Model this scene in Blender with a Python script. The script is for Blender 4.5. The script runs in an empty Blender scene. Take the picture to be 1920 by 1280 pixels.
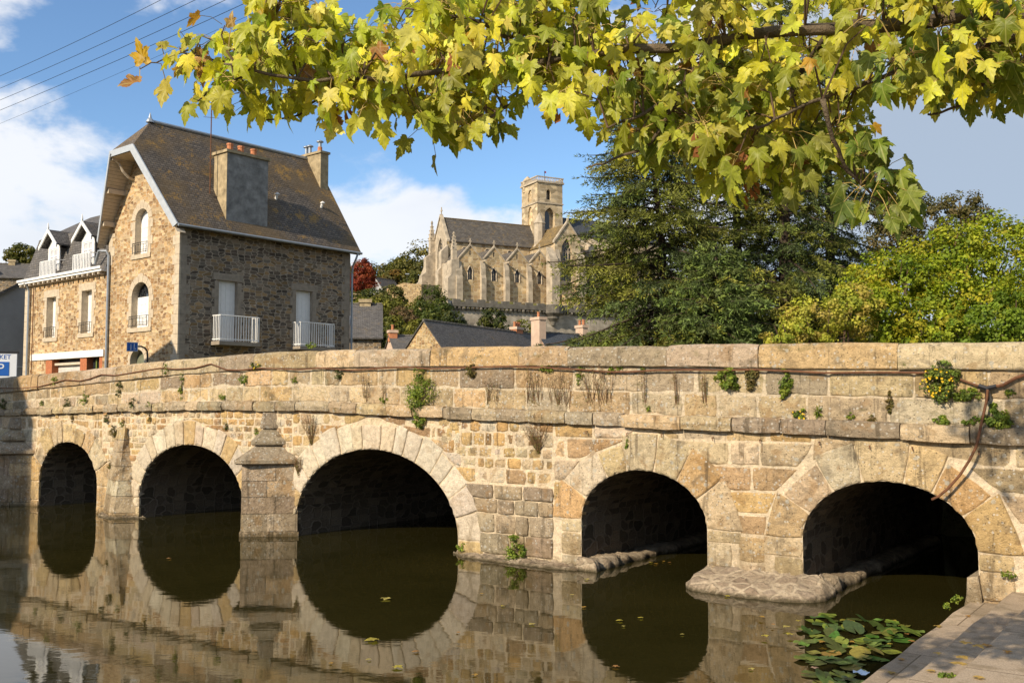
import bpy, math, random
import numpy as np
from mathutils import Vector, Matrix
from mathutils.geometry import tessellate_polygon
R = random.Random(7); NR = np.random.default_rng(7)
scene = bpy.context.scene; COL = scene.collection
rad = math.radians

# ------------------------------------------------------------------ camera, sky, sun, exposure
CAM_H = 2.2; PITCH = math.atan(120/1840)
cd = bpy.data.cameras.new('camera'); cam = bpy.data.objects.new('camera', cd); COL.objects.link(cam)
cd.sensor_width = 36; cd.lens = 34.5; cd.clip_start = .1; cd.clip_end = 5000
cam.location = (0, 0, CAM_H); cam.rotation_euler = (rad(90)+PITCH, 0, 0)
scene.camera = cam
SUN_AZ = rad(41)      # to the left of straight behind the camera
SUN_EL = rad(30)
sun_dir = Vector((-math.sin(SUN_AZ)*math.cos(SUN_EL), -math.cos(SUN_AZ)*math.cos(SUN_EL), math.sin(SUN_EL)))
sl = bpy.data.lights.new('sun', 'SUN'); so = bpy.data.objects.new('sun', sl); COL.objects.link(so)
sl.energy = 4.6; sl.angle = rad(.5); sl.color = (1, .86, .66)
so.rotation_euler = sun_dir.to_track_quat('Z', 'Y').to_euler(); so.location = sun_dir*60
scene.view_settings.view_transform = 'Standard'; scene.view_settings.look = 'None'
scene.view_settings.gamma = 1; scene.view_settings.exposure = .42
scene.cycles.max_bounces = 6; scene.cycles.diffuse_bounces = 3; scene.cycles.caustics_reflective = False; scene.cycles.caustics_refractive = False
scene.cycles.use_denoising = True

class Nodes:
    def __init__(s, tree): s.t = tree; tree.nodes.clear()
    def n(s, typ, props=None, **ins):
        nd = s.t.nodes.new(typ)
        for k, v in (props or {}).items(): setattr(nd, k, v)
        for k, v in ins.items():
            key = int(k[1:]) if k[0] == '_' and k[1:].isdigit() else k.replace('_', ' ')
            s.put(nd, key, v)
        return nd
    def put(s, nd, key, v):
        sock = nd.inputs[key]
        if isinstance(v, bpy.types.Node): v = v.outputs[0]
        if isinstance(v, bpy.types.NodeSocket): s.t.links.new(v, sock)
        else:
            if isinstance(v, (tuple, list)) and len(v) == 3 and sock.type == 'RGBA': v = (*v, 1)
            sock.default_value = v
    def math(s, op, a, b=0., c=None, clamp=False):
        nd = s.n('ShaderNodeMath', {'operation': op, 'use_clamp': clamp}); s.put(nd, 0, a); s.put(nd, 1, b)
        if c is not None: s.put(nd, 2, c)
        return nd.outputs[0]
    def mix(s, fac, a, b, blend='MIX'):
        nd = s.n('ShaderNodeMix', {'data_type': 'RGBA', 'blend_type': blend}); s.put(nd, 0, fac); s.put(nd, 6, a); s.put(nd, 7, b)
        return nd.outputs[2]
    def ramp(s, fac, stops, interp='LINEAR'):
        nd = s.n('ShaderNodeValToRGB'); s.put(nd, 0, fac); cr = nd.color_ramp; cr.interpolation = interp
        while len(cr.elements) < len(stops): cr.elements.new(.5)
        for e, (p, c) in zip(cr.elements, stops):
            e.position = p; e.color = (c, c, c, 1) if isinstance(c, (int, float)) else (*c, 1)
        return nd.outputs[0]
    def noise(s, vec, scale, detail=4, rough=.55, dist=0.):
        nd = s.n('ShaderNodeTexNoise', Scale=float(scale), Detail=float(detail), Roughness=rough, Distortion=dist)
        if vec is not None: s.put(nd, 'Vector', vec)
        return nd.outputs[0]
    def step(s, v, a, b):
        nd = s.n('ShaderNodeMapRange', {'interpolation_type': 'SMOOTHSTEP'}); s.put(nd, 0, v); s.put(nd, 1, a); s.put(nd, 2, b); s.put(nd, 3, 0.); s.put(nd, 4, 1.)
        return nd.outputs[0]
    def scalev(s, vec, x, y, z=1.):
        nd = s.n('ShaderNodeVectorMath', {'operation': 'MULTIPLY'}); s.put(nd, 0, vec); nd.inputs[1].default_value = (x, y, z); return nd.outputs[0]

world = bpy.data.worlds.new('World'); scene.world = world; world.use_nodes = True
W = Nodes(world.node_tree)
sky = W.n('ShaderNodeTexSky', {'sky_type': 'NISHITA', 'sun_disc': False, 'sun_elevation': SUN_EL, 'sun_rotation': math.pi+SUN_AZ,
                               'air_density': 1.0, 'dust_density': .3, 'ozone_density': 1.6})
sky_t = W.mix(1., sky.outputs[0], (.84, 1.0, 1.14), 'MULTIPLY')
bg = W.n('ShaderNodeBackground', Color=sky_t, Strength=.115)
gv = W.n('ShaderNodeTexCoord').outputs['Generated']
sx = W.n('ShaderNodeSeparateXYZ'); W.put(sx, 0, gv)
az = W.math('ARCTAN2', sx.outputs[0], sx.outputs[1])            # radians, + to the right of the view
el = W.math('ARCSINE', sx.outputs[2])
cv = W.n('ShaderNodeCombineXYZ'); W.put(cv, 0, az); W.put(cv, 1, W.math('MULTIPLY', el, 1.9)); W.put(cv, 2, 3.7)
n1 = W.noise(cv, 5.2, 7, .56, .25); n2 = W.noise(W.scalev(cv, 1, 1.25), 2.1, 3, .5)
low = W.step(el, .265, .15)                                   # cloud bank low over the horizon
right = W.step(az, .14, .30)                                   # the grey cloud to the right
wisps = W.step(az, -.16, -.40)
cover = W.math('ADD', W.math('ADD', W.math('MULTIPLY', n1, .74), W.math('MULTIPLY', n2, .26)), W.math('ADD', W.math('MULTIPLY', low, .185), W.math('ADD', W.math('MULTIPLY', right, .22), W.math('MULTIPLY', wisps, .055))))
mask = W.step(cover, .555, .665)
shade = W.noise(W.scalev(cv, 1, 1.4), 4.4, 4, .5)
ccol = W.mix(W.math('MULTIPLY', W.step(W.math('ADD', shade, W.math('MULTIPLY', right, .30)), .46, .80), W.math('ADD', .25, W.math('MULTIPLY', right, .75), clamp=True)), (.76, .775, .81), (.35, .415, .51))
cbg = W.n('ShaderNodeBackground', Color=ccol, Strength=.95)
ms = W.n('ShaderNodeMixShader'); W.put(ms, 0, W.math('MULTIPLY', mask, .93)); W.put(ms, 1, bg); W.put(ms, 2, cbg)
wo = W.n('ShaderNodeOutputWorld', Surface=ms)

# ------------------------------------------------------------------ materials
MATS = {}
def newmat(name):
    m = bpy.data.materials.new(name); m.use_nodes = True; MATS[name] = m
    return m, Nodes(m.node_tree)
def finish(N, color, rough=.85, height=None, bump=.4, dist=.02, spec=.3, metal=0., bumps=None):
    b = N.n('ShaderNodeBsdfPrincipled', Base_Color=color, Roughness=rough, Metallic=metal); b.inputs['Specular IOR Level'].default_value = spec
    if height is not None:
        bp = N.n('ShaderNodeBump', Strength=bump, Distance=dist, Height=height); N.put(b, 'Normal', bp)
    N.n('ShaderNodeOutputMaterial', Surface=b); return b
def plain(name, col, rough=.6, metal=0., var=.12, scale=6., bump=.15, spec=.35):
    m, N = newmat(name); tc = N.n('ShaderNodeTexCoord').outputs['Object']
    nz = N.noise(tc, scale, 5, .6); fine = N.noise(tc, scale*9, 3, .6)
    k = N.ramp(nz, [(.25, 1-var*1.6), (.75, 1+var)]); c = N.mix(1., (*col,), k, 'MULTIPLY')
    finish(N, c, rough, fine, bump, .01, spec, metal); return m
def tone_stone(name, lichen=.5, stain=.5, bump=.9):
    """weathered granite: every block carries its own colour in the attribute 'tone'"""
    m, N = newmat(name); tc = N.n('ShaderNodeTexCoord').outputs['Object']
    at = N.n('ShaderNodeAttribute', {'attribute_name': 'tone'}).outputs['Color']
    grain = N.noise(tc, 70, 5, .8); mid = N.noise(tc, 13, 7, .7); big = N.noise(tc, 1.5, 6, .65); patch = N.noise(tc, 3.2, 5, .58, .6)
    c = N.mix(1., at, N.ramp(grain, [(.3, .74), (.5, 1.), (.7, 1.28)]), 'MULTIPLY')
    c = N.mix(1., c, N.ramp(mid, [(.3, .72), (.5, 1.06), (.7, 1.28)]), 'MULTIPLY')
    c = N.mix(N.math('MULTIPLY', N.step(patch, .55, .64), .38*(.4+stain*.8)), c, (.30, .165, .055))                       # ochre iron patches
    c = N.mix(N.math('MULTIPLY', N.step(N.noise(N.scalev(tc, 1.2, 1.2, 1.3), 2.4, 6, .62, .4), .55, .63), .5*stain), c, (.17, .14, .10))   # grey crust
    c = N.mix(N.math('MULTIPLY', N.step(big, .54, .68), .5*stain), c, (.085, .068, .045))
    streak = N.noise(N.scalev(tc, 7., 7., .55), 1.5, 6, .65)
    c = N.mix(N.math('MULTIPLY', N.step(streak, .55, .66), .6*stain), c, (.075, .058, .038))                # run-off streaks
    f = N.noise(tc, 2.1, 4, .6)
    for sc_, th, col in ((19., .34, (.60, .56, .48)), (8., .30, (.46, .44, .37)), (26., .30, (.06, .05, .035))):     # lichen discs, pale and dark
        sp = N.n('ShaderNodeTexVoronoi', {'feature': 'F1'}, Vector=tc, Scale=sc_, Randomness=1.)
        d = N.math('ADD', sp.outputs['Distance'], N.math('MULTIPLY', N.noise(tc, sc_*2.3, 4, .7), .42))
        rnd = N.n('ShaderNodeSeparateColor'); N.put(rnd, 0, sp.outputs['Color'])
        spot = N.math('MULTIPLY', N.step(d, th+.17, th+.05), N.step(N.math('ADD', f, N.math('MULTIPLY', rnd.outputs[0], .35)), .60, .72))
        c = N.mix(N.math('MULTIPLY', spot, lichen), c, col)
    sz = N.n('ShaderNodeSeparateXYZ'); N.put(sz, 0, tc)
    zz = N.math('ADD', sz.outputs[2], N.math('MULTIPLY', N.math('SUBTRACT', mid, .5), .3))
    c = N.mix(N.math('MULTIPLY', N.step(zz, .12, -.0), .75), c, (.05, .038, .016))        # wet tide line at the water
    c = N.mix(N.math('MULTIPLY', N.math('MULTIPLY', N.step(zz, 1.0, .25), N.step(N.noise(N.scalev(tc, 1.3, 1.3, .5), 2.2, 5, .65), .44, .6)), .5), c, (.17, .12, .06))
    gm = N.noise(N.scalev(tc, 1, 1, 2.2), 2.6, 6, .7)
    c = N.mix(N.math('MULTIPLY', N.math('MULTIPLY', N.step(gm, .56, .66), N.step(sz.outputs[2], 1.7, 2.2)), .45), c, (.12, .11, .03))   # yellow-green moss film on the parapet
    h = N.math('ADD', N.math('MULTIPLY', grain, .5), N.math('MULTIPLY', mid, 1.2))
    finish(N, c, .94, h, bump, .045, .1); return m
def rubble(name, cols, mortar, sx=3.2, sy=6.6, edge=.07, scale=1., bump=.8, grey=0.):
    m, N = newmat(name); uv = N.n('ShaderNodeUVMap').outputs[0]
    w = N.n('ShaderNodeTexNoise', Scale=1.7*scale, Detail=3.); N.put(w, 'Vector', uv)
    dv = N.n('ShaderNodeVectorMath', {'operation': 'MULTIPLY_ADD'}); N.put(dv, 0, w.outputs['Color']); dv.inputs[1].default_value = (.16/scale, .10/scale, 0); N.put(dv, 2, uv)
    v = N.scalev(dv.outputs[0], sx*scale, sy*scale)
    cell = N.n('ShaderNodeTexVoronoi', {'feature': 'F1', 'voronoi_dimensions': '2D', 'distance': 'CHEBYCHEV'}, Vector=v, Scale=1., Randomness=.78)
    f2 = N.n('ShaderNodeTexVoronoi', {'feature': 'F2', 'voronoi_dimensions': '2D', 'distance': 'CHEBYCHEV'}, Vector=v, Scale=1., Randomness=.78)
    gap = N.math('SUBTRACT', f2.outputs['Distance'], cell.outputs['Distance'])
    rnd = N.n('ShaderNodeSeparateColor'); N.put(rnd, 0, cell.outputs['Color'])
    st = N.ramp(rnd.outputs[0], [(i/(len(cols)), c) for i, c in enumerate(cols)], 'CONSTANT')
    st = N.mix(1., st, N.ramp(rnd.outputs[1], [(0., .68), (1., 1.3)]), 'MULTIPLY')
    fine = N.noise(uv, 34, 5, .7); st = N.mix(1., st, N.ramp(fine, [(.28, .62), (.72, 1.32)]), 'MULTIPLY')
    gapn = N.math('ADD', gap, N.math('MULTIPLY', N.math('SUBTRACT', N.noise(uv, 13, 3), .5), .16))
    k = N.step(gapn, edge, edge+.09)
    mo = N.mix(1., (*mortar,), N.ramp(N.noise(uv, 9, 4), [(.3, .82), (.7, 1.12)]), 'MULTIPLY')
    c = N.mix(k, mo, st)
    big = N.noise(uv, .5, 4, .6); c = N.mix(1., c, N.ramp(big, [(.3, .8), (.7, 1.12)]), 'MULTIPLY')
    if grey:
        zc = N.noise(N.scalev(uv, 1, .35), .8, 5, .6); c = N.mix(N.math('MULTIPLY', N.step(zc, .48, .66), grey), c, (.19, .165, .125))
    finish(N, c, .92, N.math('ADD', N.math('MULTIPLY', k, .7), N.math('MULTIPLY', fine, .5)), bump, .03, .15); return m
def slate(name, base, lich, amount, row=.13, w=.22, moss=None):
    m, N = newmat(name); uv = N.n('ShaderNodeUVMap').outputs[0]
    br = N.n('ShaderNodeTexBrick', {'offset': .5}, Vector=uv, Color1=(.75, .75, .75, 1), Color2=(1.25, 1.25, 1.25, 1), Mortar=(.3, .3, .3, 1), Scale=1., Mortar_Size=.011, Brick_Width=w, Row_Height=row)
    br.inputs['Bias'].default_value = 0.
    c = N.mix(1., (*base,), br.outputs['Color'], 'MULTIPLY')
    n = N.noise(uv, 1.1, 7, .68); n2 = N.noise(uv, 14, 5, .7); n3 = N.noise(uv, .42, 4, .55)
    c = N.mix(1., c, N.ramp(n2, [(.3, .65), (.7, 1.4)]), 'MULTIPLY')
    if moss: c = N.mix(N.math('MULTIPLY', N.step(N.math('ADD', n3, N.math('MULTIPLY', n2, .25)), .54, .74), .55), c, moss)
    c = N.mix(N.math('MULTIPLY', N.step(N.math('ADD', N.math('MULTIPLY', n, .62), N.math('MULTIPLY', n2, .38)), .575-.06*amount, .65-.06*amount), min(1, amount)), c, lich)
    gr = N.noise(uv, 42, 3, .8); c = N.mix(N.math('MULTIPLY', N.step(gr, .60, .72), .35), c, (.24, .22, .18))
    finish(N, c, .8, N.math('ADD', br.outputs['Fac'], N.math('MULTIPLY', n2, -.7)), .5, -.015, .3); return m
def foliage(name, trans=.35, rough=.6, vein=False):
    m, N = newmat(name); at = N.n('ShaderNodeAttribute', {'attribute_name': 'tone'}).outputs['Color']
    c = at
    if vein:
        uv = N.n('ShaderNodeUVMap').outputs[0]; tc = N.n('ShaderNodeTexCoord').outputs['Object']
        c = N.mix(1., c, N.ramp(N.noise(tc, 45, 4, .7), [(.3, .68), (.7, 1.25)]), 'MULTIPLY')
        c = N.mix(N.step(N.noise(tc, 21, 5, .75), .66, .76), c, (.20, .085, .02))
        s = N.n('ShaderNodeSeparateXYZ'); N.put(s, 0, uv)                       # uv: blade coordinates; lighter ribs run from the stalk to the lobes
        ang = N.math('ARCTAN2', N.math('ABSOLUTE', s.outputs[0]), N.math('ADD', s.outputs[1], .02))
        a1 = N.math('ABSOLUTE', N.math('SUBTRACT', ang, .0)); a2 = N.math('ABSOLUTE', N.math('SUBTRACT', ang, .84)); a3 = N.math('ABSOLUTE', N.math('SUBTRACT', ang, 1.6))
        rib = N.step(N.math('MINIMUM', a1, N.math('MINIMUM', a2, a3)), .06, .015)
        c = N.mix(N.math('MULTIPLY', rib, .45), c, (.52, .50, .16))
    d = N.n('ShaderNodeBsdfPrincipled', Base_Color=c, Roughness=rough); d.inputs['Specular IOR Level'].default_value = .25
    t = N.n('ShaderNodeBsdfTranslucent', Color=N.mix(1., c, (1.1, 1.15, .55), 'MULTIPLY'))
    s = N.n('ShaderNodeMixShader', Fac=trans); N.put(s, 1, d); N.put(s, 2, t)
    N.n('ShaderNodeOutputMaterial', Surface=s); return m

M_BLOCK = tone_stone('bridge_granite', .7, .95)
M_PALE = tone_stone('pale_granite', .25, .28, .75)
M_MORTAR = plain('lime_mortar', (.46, .35, .22), .95, var=.25, scale=7, bump=.6)
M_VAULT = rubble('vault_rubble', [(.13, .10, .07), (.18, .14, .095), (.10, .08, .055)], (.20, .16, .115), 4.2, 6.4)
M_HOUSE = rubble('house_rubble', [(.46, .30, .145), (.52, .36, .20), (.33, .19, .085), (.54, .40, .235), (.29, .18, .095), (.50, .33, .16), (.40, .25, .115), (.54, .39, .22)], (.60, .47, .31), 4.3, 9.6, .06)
M_SIDE = rubble('house_rubble_shaded', [(.20, .155, .11), (.31, .21, .11), (.13, .10, .075), (.25, .195, .14), (.11, .09, .07), (.19, .16, .125), (.27, .18, .09), (.22, .175, .125)], (.40, .335, .25), 3.4, 8.2, .06)  # darker copy of the front rubble, the side wall's shade painted in
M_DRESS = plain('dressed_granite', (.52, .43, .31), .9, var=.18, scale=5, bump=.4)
M_DRESS_SHADED = plain('dressed_granite_shaded', (.30, .25, .19), .9, var=.2, scale=5, bump=.4)  # dressed granite darkened, shade painted in for the unlit side of the house
M_SLATE = slate('mossy_slate', (.115, .096, .078), (.30, .175, .045), .85, .115, .2, moss=(.145, .095, .04))
M_SLATE2 = slate('grey_slate', (.115, .106, .098), (.20, .14, .06), .5, .12, .22)
M_SLATEB = slate('blue_slate', (.06, .068, .08), (.12, .10, .07), .2, .12, .22)
M_SLATEC = slate('church_slate', (.10, .088, .075), (.22, .15, .06), .7, .3, .5)
M_SLATEO = slate('ochre_slate', (.17, .12, .055), (.30, .19, .06), 1., .3, .5)
M_WHITE = plain('white_paint', (.78, .77, .74), .45, var=.05, bump=.05)
M_CREAM = plain('cream_boards', (.55, .47, .36), .7, var=.12)
M_ZINC = plain('zinc', (.33, .36, .39), .4, .5, var=.12, bump=.05)
M_ZINCP = plain('painted_fascia', (.40, .43, .46), .5, var=.1, bump=.05)
M_IRON = plain('dark_iron', (.02, .02, .022), .5, .3, bump=.05)
M_CEMENT = plain('chimney_cement', (.24, .235, .22), .9, var=.4, scale=2.5, bump=.5)
M_CEMENTY = plain('lichened_cement', (.37, .29, .17), .9, var=.35, scale=4, bump=.5)
M_TERRA = plain('terracotta', (.48, .19, .085), .8, var=.2, bump=.2)
M_BRICK = plain('orange_brick', (.42, .145, .06), .85, var=.2, scale=9, bump=.3)
M_BLUE = plain('sign_blue', (.01, .09, .36), .4, var=.04, bump=.02)
M_SIGNW = plain('sign_white', (.62, .64, .66), .4, var=.03, bump=.02)
M_GLASS = plain('dark_glass', (.02, .025, .03), .08, var=.1, bump=0., spec=.8)
M_LEAD = plain('leaded_glass', (.045, .05, .062), .3, var=.4, scale=3, bump=.2, spec=.6)
M_RENDER = plain('grey_render', (.33, .33, .33), .9, var=.14, scale=.8, bump=.2)
M_PINK = plain('pink_plaster', (.55, .40, .29), .9, var=.12, scale=2, bump=.2)
M_GREENP = plain('green_paint', (.16, .21, .04), .5)
M_RUST = plain('rusty_pipe', (.17, .075, .035), .7, .2, var=.35, scale=22, bump=.4)
M_BARK = plain('bark', (.13, .10, .065), .95, var=.45, scale=12, bump=1., spec=.1)
M_BARKC = plain('conifer_bark', (.075, .055, .042), .95, var=.4, scale=10, bump=1., spec=.1)
M_TWIG = plain('twig', (.11, .07, .04), .9, var=.3, scale=20)
M_DRY = plain('dry_stem', (.20, .115, .055), .9, var=.35, scale=20)
M_LEAF = foliage('leaf'); M_MAPLE = foliage('maple_leaf', .40, .45, True); M_NEEDLE = foliage('needle', .18, .6)
M_PETAL = plain('yellow_petal', (.72, .46, .01), .6, var=.1)
M_CHURCH = rubble('church_stone', [(.46, .36, .22), (.54, .43, .28), (.39, .30, .18), (.50, .38, .23)], (.48, .39, .26), 1.5, 3.0, .03, .55, .5, .5)
M_CHURCHR = rubble('church_rubble', [(.50, .37, .20), (.58, .44, .25), (.38, .26, .14), (.46, .32, .16)], (.54, .43, .28), 2.0, 3.2, .05, .6, .6, .25)
M_CHURCHP = plain('church_pale_stone', (.44, .365, .265), .9, var=.3, scale=1.2, bump=.3)
M_RAMP = rubble('rampart_stone', [(.37, .325, .255), (.43, .375, .295), (.32, .275, .215), (.40, .34, .26)], (.40, .345, .27), 1.8, 3.4, .03, .6, .5, .4)
M_RAMPD = plain('rampart_coping', (.15, .135, .11), .95, var=.3, scale=1.2, bump=.4)
M_GWALL = rubble('barn_rubble', [(.42, .28, .12), (.50, .36, .19), (.30, .18, .085), (.46, .31, .14)], (.56, .46, .30), 4.2, 7.4, .06)

def mat_quay():
    m, N = newmat('quay_stone'); tc = N.n('ShaderNodeTexCoord').outputs['Object']
    br = N.n('ShaderNodeTexBrick', {'offset': .37}, Vector=N.scalev(tc, 1, 1), Color1=(.8, .8, .8, 1), Color2=(1.12, 1.12, 1.12, 1), Mortar=(.42, .4, .36, 1), Scale=1., Mortar_Size=.007, Brick_Width=1.9, Row_Height=1.35)
    grain = N.noise(tc, 90, 4, .8); mid = N.noise(tc, 6, 6, .65); big = N.noise(tc, 1.2, 4)
    c = N.mix(1., (.40, .31, .215), br.outputs['Color'], 'MULTIPLY'); c = N.mix(1., c, N.ramp(grain, [(.3, .6), (.7, 1.4)]), 'MULTIPLY')
    c = N.mix(N.math('MULTIPLY', N.step(mid, .48, .66), .6), c, (.20, .15, .085)); c = N.mix(N.math('MULTIPLY', N.step(big, .5, .7), .5), c, (.15, .12, .075))
    finish(N, c, .92, N.math('ADD', N.math('MULTIPLY', grain, .35), mid), .6, .02, .15); return m
M_QUAY = mat_quay()
def mat_ground():
    m, N = newmat('terrain'); tc = N.n('ShaderNodeTexCoord').outputs['Object']
    a = N.noise(tc, .16, 6, .65); b = N.noise(tc, 1.4, 5, .7)
    c = N.ramp(b, [(.25, (.07, .08, .022)), (.5, (.13, .125, .04)), (.75, (.22, .165, .08))])
    c = N.mix(N.step(a, .5, .62), c, N.ramp(b, [(.3, (.11, .075, .04)), (.7, (.22, .16, .09))]))
    finish(N, c, .95, b, 1., .3, .1); return m
M_GROUND = mat_ground()
M_ROAD = plain('asphalt', (.055, .053, .05), .9, var=.2, scale=3)
def mat_water():
    m, N = newmat('river_water'); tc = N.n('ShaderNodeTexCoord').outputs['Object']
    r1 = N.noise(N.scalev(tc, 1., 1.6), 2.6, 3, .5); r2 = N.noise(N.scalev(tc, 1, 1.8), 11., 2, .5)
    silt = N.noise(tc, .5, 5, .6)
    c = N.ramp(silt, [(.3, (.0165, .0145, .0035)), (.7, (.025, .021, .0055))])
    b = finish(N, c, .03, N.math('ADD', r1, N.math('MULTIPLY', r2, .12)), .055, .02, .5); b.inputs['IOR'].default_value = 1.333; b.inputs['Specular IOR Level'].default_value = .5
    return m
M_WATER = mat_water()
def mat_pad():
    m, N = newmat('lily_pad'); at = N.n('ShaderNodeAttribute', {'attribute_name': 'tone'}).outputs['Color']; tc = N.n('ShaderNodeTexCoord').outputs['Object']
    c = N.mix(1., at, N.ramp(N.noise(tc, 30, 4), [(.3, .7), (.7, 1.25)]), 'MULTIPLY'); finish(N, c, .42, N.noise(tc, 25, 3), .2, .01, .35); return m
M_PAD = mat_pad()

# ------------------------------------------------------------------ mesh helpers
class MB:
    """collects geometry for ONE mesh object"""
    def __init__(s): s.v = []; s.f = []; s.t = []; s.m = []
    def add(s, vs, fs, tone=(1, 1, 1), mi=0):
        o = len(s.v); s.v.extend([tuple(p) for p in vs])
        for f in fs: s.f.append(tuple(i+o for i in f)); s.t.append(tone); s.m.append(mi)
        return s
    def box(s, x0, x1, y0, y1, z0, z1, tone=(1, 1, 1), mi=0):
        return s.add([(x0, y0, z0), (x1, y0, z0), (x1, y1, z0), (x0, y1, z0), (x0, y0, z1), (x1, y0, z1), (x1, y1, z1), (x0, y1, z1)],
                     [(3, 2, 1, 0), (4, 5, 6, 7), (0, 1, 5, 4), (1, 2, 6, 5), (2, 3, 7, 6), (3, 0, 4, 7)], tone, mi)
    def prism(s, poly, vec, tone=(1, 1, 1), mi=0):
        """closed solid: 3-D polygon swept by vec"""
        n = len(poly); a = [Vector(p) for p in poly]; vec = Vector(vec)
        nrm = sum(((a[i]-a[0]).cross(a[i+1]-a[0]) for i in range(1, n-1)), Vector())
        if nrm.dot(vec) > 0: a = a[::-1]
        s.add([*a, *[p+vec for p in a]], [tuple(range(n)), tuple(range(2*n-1, n-1, -1))]+[((i+1) % n, i, i+n, (i+1) % n+n) for i in range(n)], tone, mi); return s
    def frustum(s, base, top, tone=(1, 1, 1), mi=0):
        n = len(base); s.add([*base, *top], [tuple(range(n-1, -1, -1)), tuple(range(n, 2*n))]+[(i, (i+1) % n, (i+1) % n+n, i+n) for i in range(n)], tone, mi); return s
    def tube(s, pts, rs, n=6, tone=(1, 1, 1), mi=0, cap=True):
        pts = [Vector(p) for p in pts]; k = len(pts)
        if isinstance(rs, (int, float)): rs = [rs]*k
        o = len(s.v); prev = None
        for i, p in enumerate(pts):
            t = (pts[min(i+1, k-1)]-pts[max(i-1, 0)]); t = t.normalized() if t.length > 1e-9 else Vector((0, 0, 1))
            ref = Vector((0, 0, 1)) if abs(t.z) < .9 else Vector((1, 0, 0))
            if prev is None: a = t.cross(ref).normalized()
            else:
                a = prev-t*prev.dot(t); a = a.normalized() if a.length > 1e-6 else t.cross(ref).normalized()
            prev = a; b = t.cross(a)
            for j in range(n):
                w = 2*math.pi*j/n; s.v.append(tuple(p+(a*math.cos(w)+b*math.sin(w))*rs[i]))
        for i in range(k-1):
            for j in range(n):
                s.f.append((o+i*n+j, o+i*n+(j+1) % n, o+(i+1)*n+(j+1) % n, o+(i+1)*n+j)); s.t.append(tone); s.m.append(mi)
        if cap:
            for ring in ([o+j for j in range(n-1, -1, -1)], [o+(k-1)*n+j for j in range(n)]): s.f.append(tuple(ring)); s.t.append(tone); s.m.append(mi)
        return s
    def lathe(s, c, prof, n=14, tone=(1, 1, 1), mi=0):
        o = len(s.v)
        for r, z in prof:
            for j in range(n): w = 2*math.pi*j/n; s.v.append((c[0]+r*math.cos(w), c[1]+r*math.sin(w), c[2]+z))
        for i in range(len(prof)-1):
            for j in range(n): s.f.append((o+i*n+j, o+i*n+(j+1) % n, o+(i+1)*n+(j+1) % n, o+(i+1)*n+j)); s.t.append(tone); s.m.append(mi)
        s.f.append(tuple(o+j for j in range(n-1, -1, -1))); s.f.append(tuple(o+(len(prof)-1)*n+j for j in range(n))); s.t += [tone]*2; s.m += [mi]*2
        return s
    def panel(s, outer, holes, fn, depth=.25, tone=(1, 1, 1), mi=0, rmi=None):
        """flat wall polygon with real openings; fn(a, b, d) maps to 3-D, d = metres into the wall"""
        loops = [[Vector((a, b, 0)) for a, b in lp] for lp in [outer, *holes]]
        flat = [p for lp in loops for p in lp]
        tris = tessellate_polygon(loops)
        s.add([fn(p.x, p.y, 0) for p in flat], [tuple(t) for t in tris], tone, mi)
        for h in holes:
            n = len(h); s.add([fn(a, b, 0) for a, b in h]+[fn(a, b, depth) for a, b in h], [(i, (i+1) % n, (i+1) % n+n, i+n) for i in range(n)], tone, mi if rmi is None else rmi)
        return s
    def build(s, name, mats, parent=None, smooth=False, uv=True, loc=None, rotz=0.):
        return mesh_obj(name, np.array(s.v, dtype=np.float32), s.f, mats, parent, s.t, s.m, smooth, uv, loc, rotz)

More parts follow.
